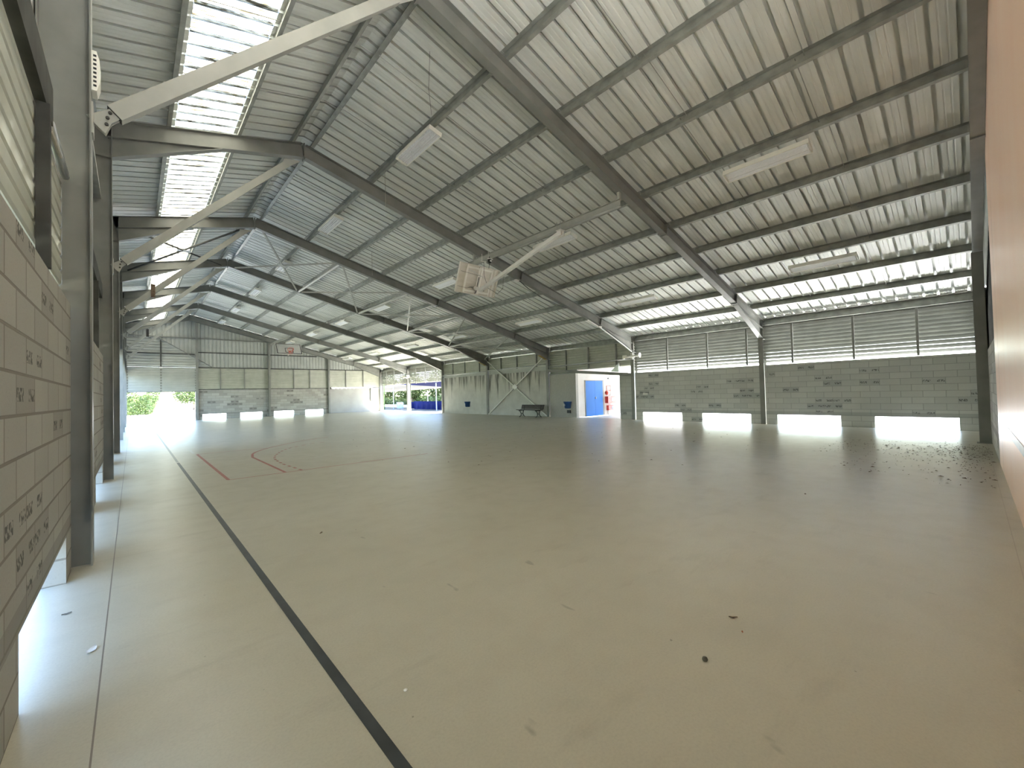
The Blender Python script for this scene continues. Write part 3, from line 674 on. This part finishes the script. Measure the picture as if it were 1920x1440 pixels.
# ------------------------------------------------------------------ bins, box, bench
def wall_bin(y, z, label):
    r = empty('wall_bin', (18.1, y, z), label, 'bin', 'wall bins')
    def ring(k, w, d): return [(-d*math.cos(a)-.02 if abs(a) < 1.5 else 0, w*math.sin(a), k) for a in [(-math.pi/2+math.pi*i/10) for i in range(11)]]
    rows = [ring(0, .15, .20), ring(.03, .175, .23), ring(.34, .235, .28), ring(.36, .255, .30), ring(.385, .255, .30), ring(.385, .22, .27), ring(.05, .16, .2)]
    MB().grid(rows).build('bin_body', 'binblue', r, True)
    MB().box(-.012, 0, -.12, .12, .05, .36).build('wall_bracket', 'black', r)
    m = MB(); cx = V((-.262, .06, .20)); n = 20
    ro = [cx+V((-.012 if 0 else 0, .062*math.cos(2*math.pi*i/n), .062*math.sin(2*math.pi*i/n))) for i in range(n+1)]
    ri = [cx+V((0, .036*math.cos(2*math.pi*i/n), .036*math.sin(2*math.pi*i/n))) for i in range(n+1)]
    for q in ro+ri: q.x = -.285+.35*(q.y)**2+.0*(q.z)-(q.z-.2)*.17
    m.grid([ro, ri]); m.build('round_logo', 'paper', r)
wall_bin(24.64, .51, 'blue wall bin on the stained wall far from the bench')
wall_bin(15.22, .50, 'blue wall bin on the grey rendered wall by the passage')
o = MB().box(18.04, 18.1, 15.05, 15.28, .235, .40).build('wall_vent', 'black'); tag(o, 'small black square vent below the nearer blue bin', 'vent')
r = empty('bench', (17.35, 17.42, 0), 'dark wooden slatted bench in front of the stained wall', 'bench')
for i in range(5): MB().box(-.38+i*.085, -.38+i*.085+.072, -.92, .92, .40+.004*(i-2)**2, .43+.004*(i-2)**2).build('seat_slat', 'wood', r)
for i in range(3):
    z = .47+i*.085; x0 = .06+i*.028
    MB().prism([(x0, z), (x0+.028, z-.004), (x0+.052, z+.072), (x0+.024, z+.076)], (0, -.92, 0), (0, .92, 0), (1, 0, 0), (0, 0, 1)).build('back_slat', 'wood', r)
for yy in (-.68, .68):
    m = MB(); m.tube([(-.36, yy, .395), (-.25, yy, .33), (-.18, yy, .2), (-.2, yy, .08), (-.33, yy, .012)], [.02, .024, .026, .024, .022], 8)
    m.tube([(.14, yy, .70), (.06, yy, .45), (.02, yy, .38), (-.04, yy, .2), (.02, yy, .08), (.14, yy, .012)], [.016, .02, .026, .024, .022, .02], 8)
    m.bar((-.38, yy, .385), (.05, yy, .385), .04, .03); m.tube([(-.19, yy, .19), (-.04, yy, .19)], .015, 8); m.build('leg', 'black', r)

# ------------------------------------------------------------------ fluorescent lights
def lamp(x, y, label, proto=[None]):
    if proto[0] is None:
        r = empty('ceiling_light', (0, 0, 0), label, 'light', 'fluorescent battens'); proto[0] = r
        m = MB(); w = .16; L = .76; h = .07
        m.box(-w, w, -L, L, .03, h); m.box(-w, -w+.012, -L, L, -.03, .03); m.box(w-.012, w, -L, L, -.03, .03)
        m.build('housing', 'lampwhite', r)
        m = MB()
        for i in range(7):
            xx = -w+.02+i*(2*w-.04)/6
            m.prism([(xx-.016, .028), (xx+.016, .028), (xx+.003, -.018), (xx-.003, -.018)], (0, -L+.03, 0), (0, L-.03, 0), (1, 0, 0), (0, 0, 1))
        for i in range(15):
            yy = -L+.05+i*(2*L-.1)/14; m.box(-w+.02, w-.02, yy-.003, yy+.003, .002, .028)
        m.build('reflector_grid', 'reflector', r)
        for xx in (-.075, .075): MB().tube([(xx, -L+.04, .012), (xx, L-.04, .012)], .013, 8).build('fluorescent_tube', 'tube', r)
        for yy in (-L, L): MB().box(-w, w, yy-.012*(yy < 0), yy+.012*(yy > 0), -.03, .07).build('end_cap', 'lampwhite', r)
        for yy in (-.55, .55): MB().tube([(0, yy, .07), (0, yy, .18), (.03, yy, .20)], .006, 6).build('hanger', 'darkrail', r)
    else: r = dup(proto[0], None, label)
    r.location = (x, y, zt(x)-.14-.05); r.rotation_euler = (0, math.atan(S), 0)
ROWS = [(4.90, 'nearest the ridge', (8.42, 14.15, 19.95, 25.65, 31.4, 36.9)), (9.56, 'halfway down the long slope', (2.67, 8.42, 14.4, 20.4, 25.9, 31.7, 37.3)), (14.2, 'in the lowest row above the low side', (2.67, 8.42, 14.3, 20.2, 25.8, 31.75, 37.3))]
for j, (x_, w_, ys) in enumerate(ROWS):
    for i, y_ in enumerate(ys):
        kk = int((y_+.217)/5.6337); lamp(x_, y_, 'unlit fluorescent batten %s, %s' % (w_, BY[kk]))

# ------------------------------------------------------------------ basketball rig, nearer one
o = empty('support_beam', (8.5, YK[1], 5.85), 'pale steel beam hung under two rafters to carry the folded nearer hoop', 'beam')
MB().ibeam((0, -.02, 0), (0, 5.66, 0), (0, 0, 1), .17, .10).build('beam', 'pale_steel', o)
for yy in (-.02, 5.60):
    MB().box(-.03, .05, yy, yy+.07, .085, .26).build('hanger_bracket', 'pale_steel', o)
r = empty('basketball_hoop', (8.5, 7.25, 5.70), 'folded basketball hoop seen from the back of its board, slung under steel beam', 'hoop')
A, B = V((0, 0, 0)), V((0, 3.52, -.85)); d = (B-A).normalized()
MB().bar(A, B, .10, .10).build('boom', 'white', r)
m = MB(); m.box(-.10, .10, -.09, .09, .045, .06); m.box(-.075, -.055, -.07, .07, -.09, .05); m.box(.055, .075, -.07, .07, -.09, .05); hb = m.build('hinge_bracket', 'white', r)
for xx in (-.075, .075):
    for yy in (-.06, .06): MB().tube([(xx, yy, .06), (xx, yy, .27)], .008, 6).build('clamp_bolt', 'galv', hb)
# backboard in its own tilted plane: origin = centre, e1 along X, e2 up the board, nrm toward +Y (front)
ct = V((0, 10.90-7.25, 5.205-5.70)); e1 = V((1, 0, 0)); e2 = V((0, -.34, .88)).normalized(); nr = e1.cross(e2)*-1
if nr.y < 0: nr = -nr
W, H = .815, .475
P = lambda a, b, c=0: ct+e1*a+e2*b+nr*c
def slab(mb, a0, a1, b0, b1, c0, c1):
    vs = [P(a, b, c) for a in (a0, a1) for b in (b0, b1) for c in (c0, c1)]
    mb.add(vs, [(0, 1, 3, 2), (4, 6, 7, 5), (0, 4, 5, 1), (2, 3, 7, 6), (0, 2, 6, 4), (1, 5, 7, 3)]); return mb
slab(MB(), -W, W, -H, H, 0, .025).build('backboard', 'ply', r)
m = MB()
for q in ((-W, -W+.03, -H, H), (W-.03, W, -H, H), (-W+.03, W-.03, H-.03, H), (-W+.03, W-.03, -H, -H+.03)): slab(m, *q, -.045, 0)
m.build('edge_frame', 'ply', r)
for a in (-.53, -.03, .05, .48, .62):
    slab(MB(), a, a+.05, -H+.03, H-.03, -.05, 0).build('batten', 'ply_rib', r)
slab(MB(), -.48, .48, H-.13, H-.07, -.045, 0).build('cross_batten', 'ply_rib', r); slab(MB(), -.48, .48, -H+.07, -H+.13, -.045, 0).build('cross_batten', 'ply_rib', r)
MB().bar(P(-.47, .30, -.06), P(.06, .14, -.22), .022, .022).build('stay_rod', 'white', r)
slab(MB(), -.14, .16, -.31, -.20, -.20, -.06).build('mount_box', 'white', r); slab(MB(), .16, .20, -.30, -.21, -.19, -.07).build('box_end', 'black', r)
MB().bar(P(-.02, .12, -.07), P(-.03, -.42, -.07), .02, .015).build('locking_strap', 'black', r)
# rim on the front face
m = MB(); n = 20; cR = P(0, -.25, .40); m.tube([cR+e1*(.225*math.cos(2*math.pi*i/n))+nr*(.225*math.sin(2*math.pi*i/n)) for i in range(n+1)], .009, 6); m.bar(P(0, -.25, .03), P(0, -.25, .18), .12, .02, e2); m.build('rim', 'rimred', r)
m = MB(); m.tube([P(-.75, .20, -.05), P(-.2, .17, -.055), P(.02, .16, -.1)], .004, 5); m.tube([P(-.78, -.28, -.05), P(-.4, -.30, -.05), P(-.1, -.2, -.07)], .004, 5); m.build('cord', 'darkrail', r)
h = empty('chain_hoist', (8.5, 10.25, 5.72), 'small black hoist hanging from the beam over the folded board', 'hoist')
MB().lathe([(0, -.10), (.045, -.09), (.06, 0), (.05, .07), (.02, .10), (0, .10)], (0, 0, 0), (0, 0, 1), 12).build('hoist_body', 'black', h, True)
MB().box(-.03, .03, -.065, -.055, -.06, -.01).build('label_plate', 'white', h); MB().tube([(0, 0, -.1), (0, .03, -.18), (0, .05, -.26)], .007, 6).build('hook_chain', 'black', h)
MB().tube([(0, 0, .1), (0, .02, .125), (0, 0, .145)], .010, 6).build('hook', 'galv', h)
for yy in (10.22, 10.55):
    o = MB(); 
    for xx in (8.43, 8.57): o.tube([(xx, yy, 5.73), (xx, yy, 5.99)], .008, 6)
    o.box(8.40, 8.60, yy-.03, yy+.03, 5.745, 5.760); o = o.build('beam_clamp', 'white'); tag(o, 'white bolted clamp on the hoop beam, %s' % ('above the hoist' if yy < 10.4 else 'closest to the rafter'), 'clamp', 'beam clamps')
# cables around it
o = MB().tube([(8.5, 10.55, 5.74), (8.62, 10.7, 5.35), (8.9, 10.85, 5.0), (9.4, 10.95, 4.9), (9.7, 11.0, 5.15), (9.7, YK[2]-.08, 5.55)], .006, 5).build('cable', 'darkrail'); tag(o, 'thin loose cable drooping beside the folded board', 'cable')
m = MB(); z_ = lambda x: zt(x)-.37
m.tube([(10.5, YK[2]-.05, z_(10.5)-.02), (11.0, YK[2], z_(11.0)-.10), (11.8, YK[2], z_(11.8)-.16), (12.8, YK[2], z_(12.8)-.08), (13.2, YK[2], z_(13.2)-.02)], .014, 6)
o = m.build('cable', 'black'); tag(o, 'black cable sagging under the second rafter past the hoop', 'cable')
o = MB().tube([(14.6, YK[2], z_(14.6)-.02), (15.5, YK[2], z_(15.5)-.05), (17.3, YK[2]-.02, zt(17.3)-.64), (17.97, YK[2]-.02, zt(17.97)-.75)], .025, 6).build('conduit', 'white'); tag(o, 'white conduit following the second rafter down to its column', 'conduit')
for xx, lab in ((10.45, 'small white junction box under the second rafter near the hoop'), (15.45, 'small white junction box low on the second rafter')):
    o = MB().box(xx-.10, xx+.10, YK[2]-.05, YK[2]+.05, z_(xx)-.055, z_(xx)-.005).build('junction_box', 'white'); tag(o, lab, 'box')

# ------------------------------------------------------------------ far hoop
o = empty('support_beam', (8.55, YK[6], 5.975), 'pale beam near the far gable carrying the far white backboard', 'beam')
MB().ibeam((0, .06, 0), (0, 5.47, 0), (0, 0, 1), .17, .10).build('beam', 'pale_steel', o); MB().box(-.03, .05, .02, .09, .085, .12).build('hanger_bracket', 'pale_steel', o); MB().box(-.03, .05, 5.40, 5.47, .085, .12).build('hanger_bracket', 'pale_steel', o)
r = empty('basketball_hoop', (9.32, 36.7, 5.4), 'raised white backboard with black outline and red rim at far gable', 'hoop')
ct = V((0, 0, 0)); e1 = V((1, 0, 0)); e2 = V((0, .60, .90)).normalized(); nr = V((0, -.90, .60)).normalized(); W, H = .92, .54
slab(MB(), -W, W, -H, H, -.02, .02).build('backboard', 'whiteboard', r)
m = MB(); e = .05
for q in ((-W+.02, -W+.02+e, -H+.05, H-.02), (W-.02-e, W-.02, -H+.05, H-.02), (-W+.02+e, W-.02-e, H-.02-e, H-.02), (-W+.02+e, W-.02-e, -H+.05, -H+.05+e)): slab(m, *q, .02, .024)
m.build('black_outline', 'black', r)
m = MB(); a, b0, b1, e = .295, -.36, .09, .045
for q in ((-a, -a+e, b0, b1), (a-e, a, b0, b1), (-a+e, a-e, b1-e, b1), (-a+e, a-e, b0, b0+e)): slab(m, *q, .02, .024)
m.build('target_box', 'black', r)
m = MB(); cR = P(0, -.33, .38); m.tube([cR+e1*(.225*math.cos(2*math.pi*i/n))+nr*(.225*math.sin(2*math.pi*i/n)) for i in range(n+1)], .014, 6); m.bar(P(0, -.33, .02), P(0, -.33, .16), .14, .03, e2); m.build('rim', 'rimred', r)
m = MB()
for i in range(12):
    a0 = 2*math.pi*i/12; a1 = a0+.5
    p = cR+e1*(.22*math.cos(a0))+nr*(.22*math.sin(a0)); q = cR+V((0, 0, -.22))+e1*(.13*math.cos(a1))+nr*(.13*math.sin(a1)); q2 = cR+V((0, 0, -.22))+e1*(.13*math.cos(a0-.5))+nr*(.13*math.sin(a0-.5))
    s_ = q+V((0, 0, -.14)); m.tube([p, q, s_], .006, 4); m.tube([p, q2], .006, 4)
m.build('net', 'rimred', r)
slab(MB(), -.16, -.06, -H-.06, -H+.02, -.1, .03).build('board_bracket', 'white', r)
MB().bar(V((-.77, .95, .50)), V((-.30, .16, -.02)), .09, .09).build('boom', 'white', r)

# ------------------------------------------------------------------ fixtures on columns
def twin(y, label):
    r = empty('twin_fixture', (XR-.005, y, 3.09), label, 'fixture', 'white twin fixtures')
    MB().box(-.05, 0, -.06, .06, -.17, .17).build('mount_plate', 'white', r)
    MB().tube([(-.08, -.42, .0), (-.08, .38, -.05)], .05, 10).build('crossbar', 'white', r)
    MB().lathe([(.05, 0), (.05, .02), (.12, .06), (.12, .07), (.04, .03), (0, .03)], (-.08, -.40, 0), (0, -1, 0), 14).build('horn_mouth', 'white', r)
    m = MB(); m.box(-.14, -.02, .26, .46, -.05, .06); m.box(-.12, -.04, .40, .48, -.14, -.05); m.build('end_block', 'lampwhite', r)
twin(YK[2]-.02, 'white twin-armed fixture on the column beside the passage with blue doors'); twin(YK[6]-.02, 'white twin-armed fixture on the sunlit column between the open bays')
o = MB().box(18.05, 18.1, 10.32, 10.55, 1.20, 1.27).build('wall_box', 'white'); tag(o, 'tiny white box on the block wall beside the passage column', 'box')
r = empty('wall_notice', (17.45, WE, 1.20), 'small white notice on the far smooth panel by the open bays', 'sign'); MB().box(-.13, .13, -.02, 0, 0, .52).build('board', 'paper', r); MB().box(-.06, .06, -.024, -.02, .10, .36).build('printed_figure', 'tarpgrey', r)
o = MB().tube([(17.10, WE-.05, 2.25), (17.10, WE-.05, 1.15), (17.15, WE-.05, 1.0), (17.25, WE-.05, .95), (17.33, WE-.05, 1.05)], .045, 8).build('downpipe', 'pale_steel', None, True); tag(o, 'pale downpipe with hooked end on the far smooth panel', 'pipe')
o = MB().box(13.25, 13.42, WE-.1, WE-.03, 2.18, 2.36).build('track_end', 'black'); tag(o, 'small black bracket at the top of the far smooth panel', 'bracket')

# thin cords hanging from the roof
for (x_, y_, l0, l1, lab) in ((4.9, 10.1, .1, 1.0, 'thin pale cord dangling from the first purlin before second rafter'), (4.4, 7.0, -.1, .02, ''), (6.6, 14.8, .1, 1.0, 'thin dark cord dangling behind the second rafter')):
    if lab:
        o = MB().tube([(x_, y_, zt(x_)-l0), (x_+.01, y_, zt(x_)-l1)], .006, 5).build('hanging_cord', 'rope'); tag(o, lab, 'cord')
o = MB().tube([(4.05, 6.45, zt(4.05)+.15), (4.35, 7.0, zt(4.35)-.02), (4.75, 7.55, zt(4.75)+.02)], .004, 5).build('hanging_cord', 'darkrail'); tag(o, 'fine dark wire between ridge and first purlin past the first rafter', 'cord')
o = MB().box(5.6, 5.72, YK[2]+.1, YK[2]+.26, zt(5.6)-.16, zt(5.6)-.04).build('junction_box', 'lampwhite'); tag(o, 'cream junction box under a purlin just behind the second rafter', 'box')

# ------------------------------------------------------------------ court lines
def line(pts, w, mat, label, dash=None, z=.0015):
    m = MB(); pts = [V((p[0], p[1], 0)) for p in pts]
    segs = list(zip(pts[:-1], pts[1:]))
    if dash:
        L = 0; out = []
        for a, b in segs:
            n_ = max(1, int((b-a).length/.02))
            for i in range(n_):
                if (L % (dash*2)) < dash: out.append((a.lerp(b, i/n_), a.lerp(b, (i+1)/n_)))
                L += (b-a).length/n_
        segs = out
        for a, b in segs:
            d = (b-a).normalized(); s = V((-d.y, d.x, 0))*(w/2); m.add([a-s+V((0, 0, z)), b-s+V((0, 0, z)), b+s+V((0, 0, z)), a+s+V((0, 0, z))], [(0, 1, 2, 3)])
    else:
        rows = []
        for i, p in enumerate(pts):
            d = (pts[min(i+1, len(pts)-1)]-pts[max(i-1, 0)]).normalized(); s = V((-d.y, d.x, 0))*(w/2)
            rows.append([p-s+V((0, 0, z)), p+s+V((0, 0, z))])
        m.grid(rows)
    o = m.build('court_line', mat); return tag(o, label, 'floor line', 'painted court lines')
def smooth_curve(P_, n=10):
    out = []; Q = [V((*p, 0)) for p in P_]; Q = [Q[0]*2-Q[1]]+Q+[Q[-1]*2-Q[-2]]
    for i in range(1, len(Q)-2):
        for k in range(n):
            t = k/n; p0, p1, p2, p3 = Q[i-1:i+3]
            out.append(.5*((2*p1)+(-p0+p2)*t+(2*p0-5*p1+4*p2-p3)*t*t+(-p0+3*p1-3*p2+p3)*t**3))
    return [(p.x, p.y) for p in out]+[P_[-1]]
line([(.79, .3), (.775, 1.5), (.785, 5), (.79, 12.6)], .052, 'line_black', 'long straight black line running along the floor')
line([(.79, 12.7), (.80, 16.4), (.82, 25)], .05, 'line_faint', 'worn pale grey continuation of the black floor line', z=.0012)
line([(1.285, 9.1), (1.29, 14.1)], .055, 'line_red', 'bold straight red floor line parallel to the black line')
line([(1.27, 9.09), (5.4, 9.09)], .045, 'line_red', 'thin red floor line joining the ends of both red bars', z=.0018)
line([(1.29, 14.12), (2.95, 14.06)], .04, 'line_red', 'thin faded red line at the far side of court', z=.0018)
line([(2.22, 9.1)]+smooth_curve([(2.22, 12.15), (2.42, 13.05), (2.9, 13.91), (3.5, 14.6), (4.3, 15.35), (5.3, 15.9)]), .055, 'line_red', 'curved solid red court line bending away near the middle', z=.0012)
line([(2.52, 9.1)]+smooth_curve([(2.46, 10.3), (2.55, 11.4), (2.85, 12.4), (3.35, 13.35), (4.0, 13.95), (4.75, 14.2)]), .05, 'line_red', 'dashed red arc inside the curved court line', dash=.17, z=.0021)
line([(1.25, 14.4), (1.24, 15.4)], .06, 'line_white', 'short worn white mark beyond the bold red line')
line([(6.6, 13.6), (6.55, 12), (6.5, 10.2)], .05, 'line_white', 'faint white floor line in the middle of the hall')
line([(1.1, 24.2), (1.1, 26.5)], .06, 'line_white', 'distant short white floor mark toward the gate')

# ------------------------------------------------------------------ bits on the floor
def leafy(name, x, y, s, mat, label, rot):
    m = MB(); rows = []
    for i in range(7):
        t = i/6; w = .42*math.sin(math.pi*min(1, t*.95+.05))**.8*s*.5
        rows.append([((t-.5)*s, -w, .004+.18*s*abs(t-.5)), ((t-.5)*s, 0, .003+.05*s*abs(t-.5)), ((t-.5)*s, w, .005+.22*s*abs(t-.5))])
    m.grid(rows); o = m.build(name, mat, None, True, (x, y, 0)); o.rotation_euler = (0, 0, rot); tag(o, label, 'leaf', 'dry leaves')
leafy('dry_leaf', 2.66, .954, .024, 'orangeleaf', 'orange dry leaf alone on the open floor', .4)
leafy('dry_leaf', 2.79, 1.052, .05, 'dryleaf', 'long pale dry leaf beside the orange leaf', 2.2)
leafy('dry_leaf', 1.487, 4.72, .06, 'dryleaf', 'pale curled leaf on the floor near the black line', .9)
leafy('dry_leaf', 6.622, 1.526, .06, 'dryleaf', 'dark dry leaf on the empty floor before the leaf litter', .2)
o = MB().lathe([(0, 0), (.012, .002), (.015, .009), (.012, .018), (0, .021)], (2.246, .997, 0), (0, 0, 1), 9).build('pebble', 'stone', None, True); tag(o, 'dark small pebble on the open floor near the orange leaf', 'pebble')
o = MB().lathe([(0, 0), (.009, .001), (.011, .005), (0, .009)], (.987, 1.917, 0), (0, 0, 1), 8).build('pebble', 'paper', None, True); tag(o, 'tiny white pebble on the floor close to black line', 'pebble')
leafy('paper_scrap', -.182, 3.518, .09, 'paper', 'small white scrap on the floor near the block wall opening', 1.2)
leafy('dry_leaf', -.34, 4.243, .05, 'stone', 'dark speck of leaf beside the nearest column base', .2)
m = MB()
for i in range(620):
    t = random.random()
    x = 8.5+5.6*random.random()**.75; y = -.2+random.random()**1.3*(2.6 if x > 11 else 1.9)
    if random.random() < .35: x = random.gauss(12.4, .9); y = abs(random.gauss(.35, .5))-.25
    y = max(y, -.27)
    if x > 17.9: continue
    s = random.uniform(.008, .026)*(1.6 if random.random() < .12 else 1); a = random.uniform(0, 6.3); ca, sa = math.cos(a), math.sin(a); w = s*random.uniform(.25, .5); hh = random.uniform(.002, .012)
    m.add([(x-ca*s, y-sa*s, .001), (x+sa*w, y-ca*w, .001+hh), (x+ca*s, y+sa*s, .002), (x-sa*w, y+ca*w, .001+hh*1.5)], [(0, 1, 2, 3)])
o = m.build('leaf_litter', 'dryleaf'); tag(o, 'dry brown leaf litter swept toward the pink wall corner', 'leaves', None, 'stuff')
m = MB()
for i in range(220):
    x = random.uniform(4, 16); y = random.uniform(3.5, 20); s = random.uniform(.008, .03); a = random.uniform(0, 6.3); ca, sa = math.cos(a), math.sin(a); w = s*.4
    m.add([(x-ca*s, y-sa*s, .001), (x+sa*w, y-ca*w, .008), (x+ca*s, y+sa*s, .002), (x-sa*w, y+ca*w, .01)], [(0, 1, 2, 3)])
o = m.build('floor_debris', 'dryleaf'); tag(o, 'sparse crumbs of dry leaves across the hall floor', 'debris', None, 'stuff')

# ------------------------------------------------------------------ outdoors
def leaf_cloud(mb, c, r, n, s):
    for i in range(n):
        while True:
            p = V((random.uniform(-1, 1), random.uniform(-1, 1), random.uniform(-1, 1)))
            if .45 < p.length < 1: break
        q = V((c[0]+p.x*r[0], c[1]+p.y*r[1], c[2]+p.z*r[2]))
        a = V((random.uniform(-1, 1), random.uniform(-1, 1), random.uniform(-.6, .6))).normalized(); b = a.cross(V((random.uniform(-1, 1), random.uniform(-1, 1), random.uniform(-1, 1)))).normalized()
        k = s*random.uniform(.6, 1.3); mb.add([q-a*k, q-b*k*.5, q+a*k, q+b*k*.5], [(0, 1, 2, 3)])
r = empty('hedge', (-2, 64, 0), 'green hedge outside beyond the far gate opening', 'hedge')
m = MB(); m.box(-8, 4.3, -.8, 1.2, 0, 2.2); m.build('hedge_core', 'leaf_dark', r)
m = MB()
for i in range(11000):
    x = random.uniform(-8.2, 4.9); top = 2.45+.25*math.sin(x*1.7)+.15*math.sin(x*4.1)
    if random.random() < .7: p = V((x, -1.0+random.gauss(0, .18), random.uniform(0, top)))
    else: p = V((x, random.uniform(-1, 1.2), top+random.gauss(0, .12)))
    if p.x > 3.6+.9*p.z/2.4: continue
    a = V((random.uniform(-1, 1), random.uniform(-1, 1), random.uniform(-1, 1))).normalized(); b = a.cross(V((random.uniform(-1, 1), random.uniform(-1, 1), random.uniform(-1, 1)))).normalized(); k = random.uniform(.05, .13)
    m.add([p-a*k, p-b*k*.55, p+a*k, p+b*k*.55], [(0, 1, 2, 3)])
m.build('foliage', 'leaf', r)
r = empty('hedge', (-11, 20, 0), 'tall green hedge outside along the skylight side', 'hedge')
MB().box(-.8, .5, -24, 36, -.05, 3.6).build('hedge_core', 'leaf_dark', r)
m = MB()
for i in range(9000):
    y_ = random.uniform(-24, 36); z_ = random.uniform(0, 3.9); p = V((.6+random.gauss(0, .2), y_, z_))
    a = V((random.uniform(-1, 1), random.uniform(-1, 1), random.uniform(-1, 1))).normalized(); b = a.cross(V((random.uniform(-1, 1), random.uniform(-1, 1), random.uniform(-1, 1)))).normalized(); k = random.uniform(.1, .22)
    m.add([p-a*k, p-b*k*.55, p+a*k, p+b*k*.55], [(0, 1, 2, 3)])
m.build('foliage', 'leaf', r)
r = empty('hedge', (34, 52, 0), 'low leafy hedge outside behind the blue tarp', 'hedge')
MB().box(-.3, .8, -22, 22, -.05, 1.3).build('hedge_core', 'leaf_dark', r)
m = MB()
for i in range(5000):
    p = V((-.4+random.gauss(0, .18), random.uniform(-22, 22), random.uniform(0, 1.75)))
    a = V((random.uniform(-1, 1), random.uniform(-1, 1), random.uniform(-1, 1))).normalized(); b = a.cross(V((random.uniform(-1, 1), random.uniform(-1, 1), random.uniform(-1, 1)))).normalized(); k = random.uniform(.08, .18)
    m.add([p-a*k, p-b*k*.55, p+a*k, p+b*k*.55], [(0, 1, 2, 3)])
m.build('foliage', 'leaf', r)
def tree(x, y, h, rad, label, n=2600, mat='leaf', s=.16):
    r = empty('tree', (x, y, -.06), label, 'tree', 'trees outside')
    MB().tube([(0, 0, 0), (.05, .03, h*.35), (0, .08, h*.6)], [.16, .12, .07], 8).build('trunk', 'bark', r)
    m = MB(); leaf_cloud(m, (0, 0, h*.62), (rad, rad, h*.42), n, s); leaf_cloud(m, (rad*.5, -.3, h*.5), (rad*.7, rad*.7, h*.3), n//2, s); leaf_cloud(m, (-rad*.5, .3, h*.5), (rad*.7, rad*.7, h*.3), n//2, s); m.build('crown', mat, r)
for x_, y_, h_, r_, lab in ((31, 66, 5.5, 2.4, 'leafy tree outside the open bays, beside the far corner'), (33, 60, 5.0, 2.2, 'leafy tree outside the open bays, second from the corner'), (35, 54, 5.5, 2.4, 'leafy tree behind the blue canopy, in the middle of its row'),
                            (36, 48.5, 5.2, 2.3, 'leafy tree behind the blue canopy, fourth from the corner'), (37, 43, 5.5, 2.4, 'leafy tree outside the open bays, close to the stained wall'), (7.5, 86, 5, 2.4, 'distant tree past the hedge seen through the gate')):
    tree(x_, y_, h_, r_, lab)
# canopy beyond the open bays
r = empty('canopy', (25, 41, 0), 'open white and blue canopy outside the far open bays', 'canopy')
def fabric(name, pts, mat, th=.02):
    m = MB(); P0 = [V(p)-V((25, 41, 0)) for p in pts]; m.add([p for p in P0]+[p+V((0, 0, th)) for p in P0], [(0, 1, 2, 3), (4, 7, 6, 5), (0, 4, 5, 1), (1, 5, 6, 2), (2, 6, 7, 3), (3, 7, 4, 0)]); m.build(name, mat, r)
fabric('canopy_sheet', ((20.9, 52, 2.45), (27.0, 57, 2.0), (27.0, 40.5, 2.25), (20.9, 40.5, 2.62)), 'canopy')
fabric('blue_lining', ((20.9, 40.4, 2.62), (27.0, 40.4, 2.25), (27.0, 33.5, 2.35), (20.9, 31.5, 2.68)), 'tarp')
for (x_, y_, h_) in ((21.0, 42.2, 2.5), (21.0, 38.8, 2.52), (21.0, 33.6, 2.55), (26.9, 50.0, 1.88), (26.9, 45.0, 1.97)):
    MB().tube([(x_-25, y_-41, -.06), (x_-25, y_-41, h_)], .045, 8).build('canopy_post', 'tarpgrey', r)
o = MB().tube([(20.5, 43.4, -.06), (20.5, 43.4, 2.9)], .06, 8).build('yard_post', 'leaf_dark'); tag(o, 'dark green post outside beside the far corner column', 'post')
def hang(name, x, y0, y1, z1, mat, label):
    m = MB(); n_ = 24; m.grid([[(x+.05*math.sin(i*1.7), y0+(y1-y0)*i/n_, -.05), (x+.03*math.sin(i*1.7+.4), y0+(y1-y0)*i/n_, z1*.5), (x, y0+(y1-y0)*i/n_, z1-.03*abs(math.sin(i*.8)))] for i in range(n_+1)])
    o = m.build(name, mat); sm = o.modifiers.new('thickness', 'SOLIDIFY'); sm.thickness = .01; tag(o, label, 'tarp')
hang('blue_tarp', 22.6, 34.2, 40.6, .82, 'tarp', 'dark blue tarp fence outside the open bay')
hang('blue_tarp', 23.6, 42.2, 43.6, .72, 'tarp', 'short dark blue tarp between the pale panel and the column')
hang('pale_panel', 22.9, 43.6, 45.3, .70, 'tarpgrey', 'pale blue-grey panel standing outside the open bays')
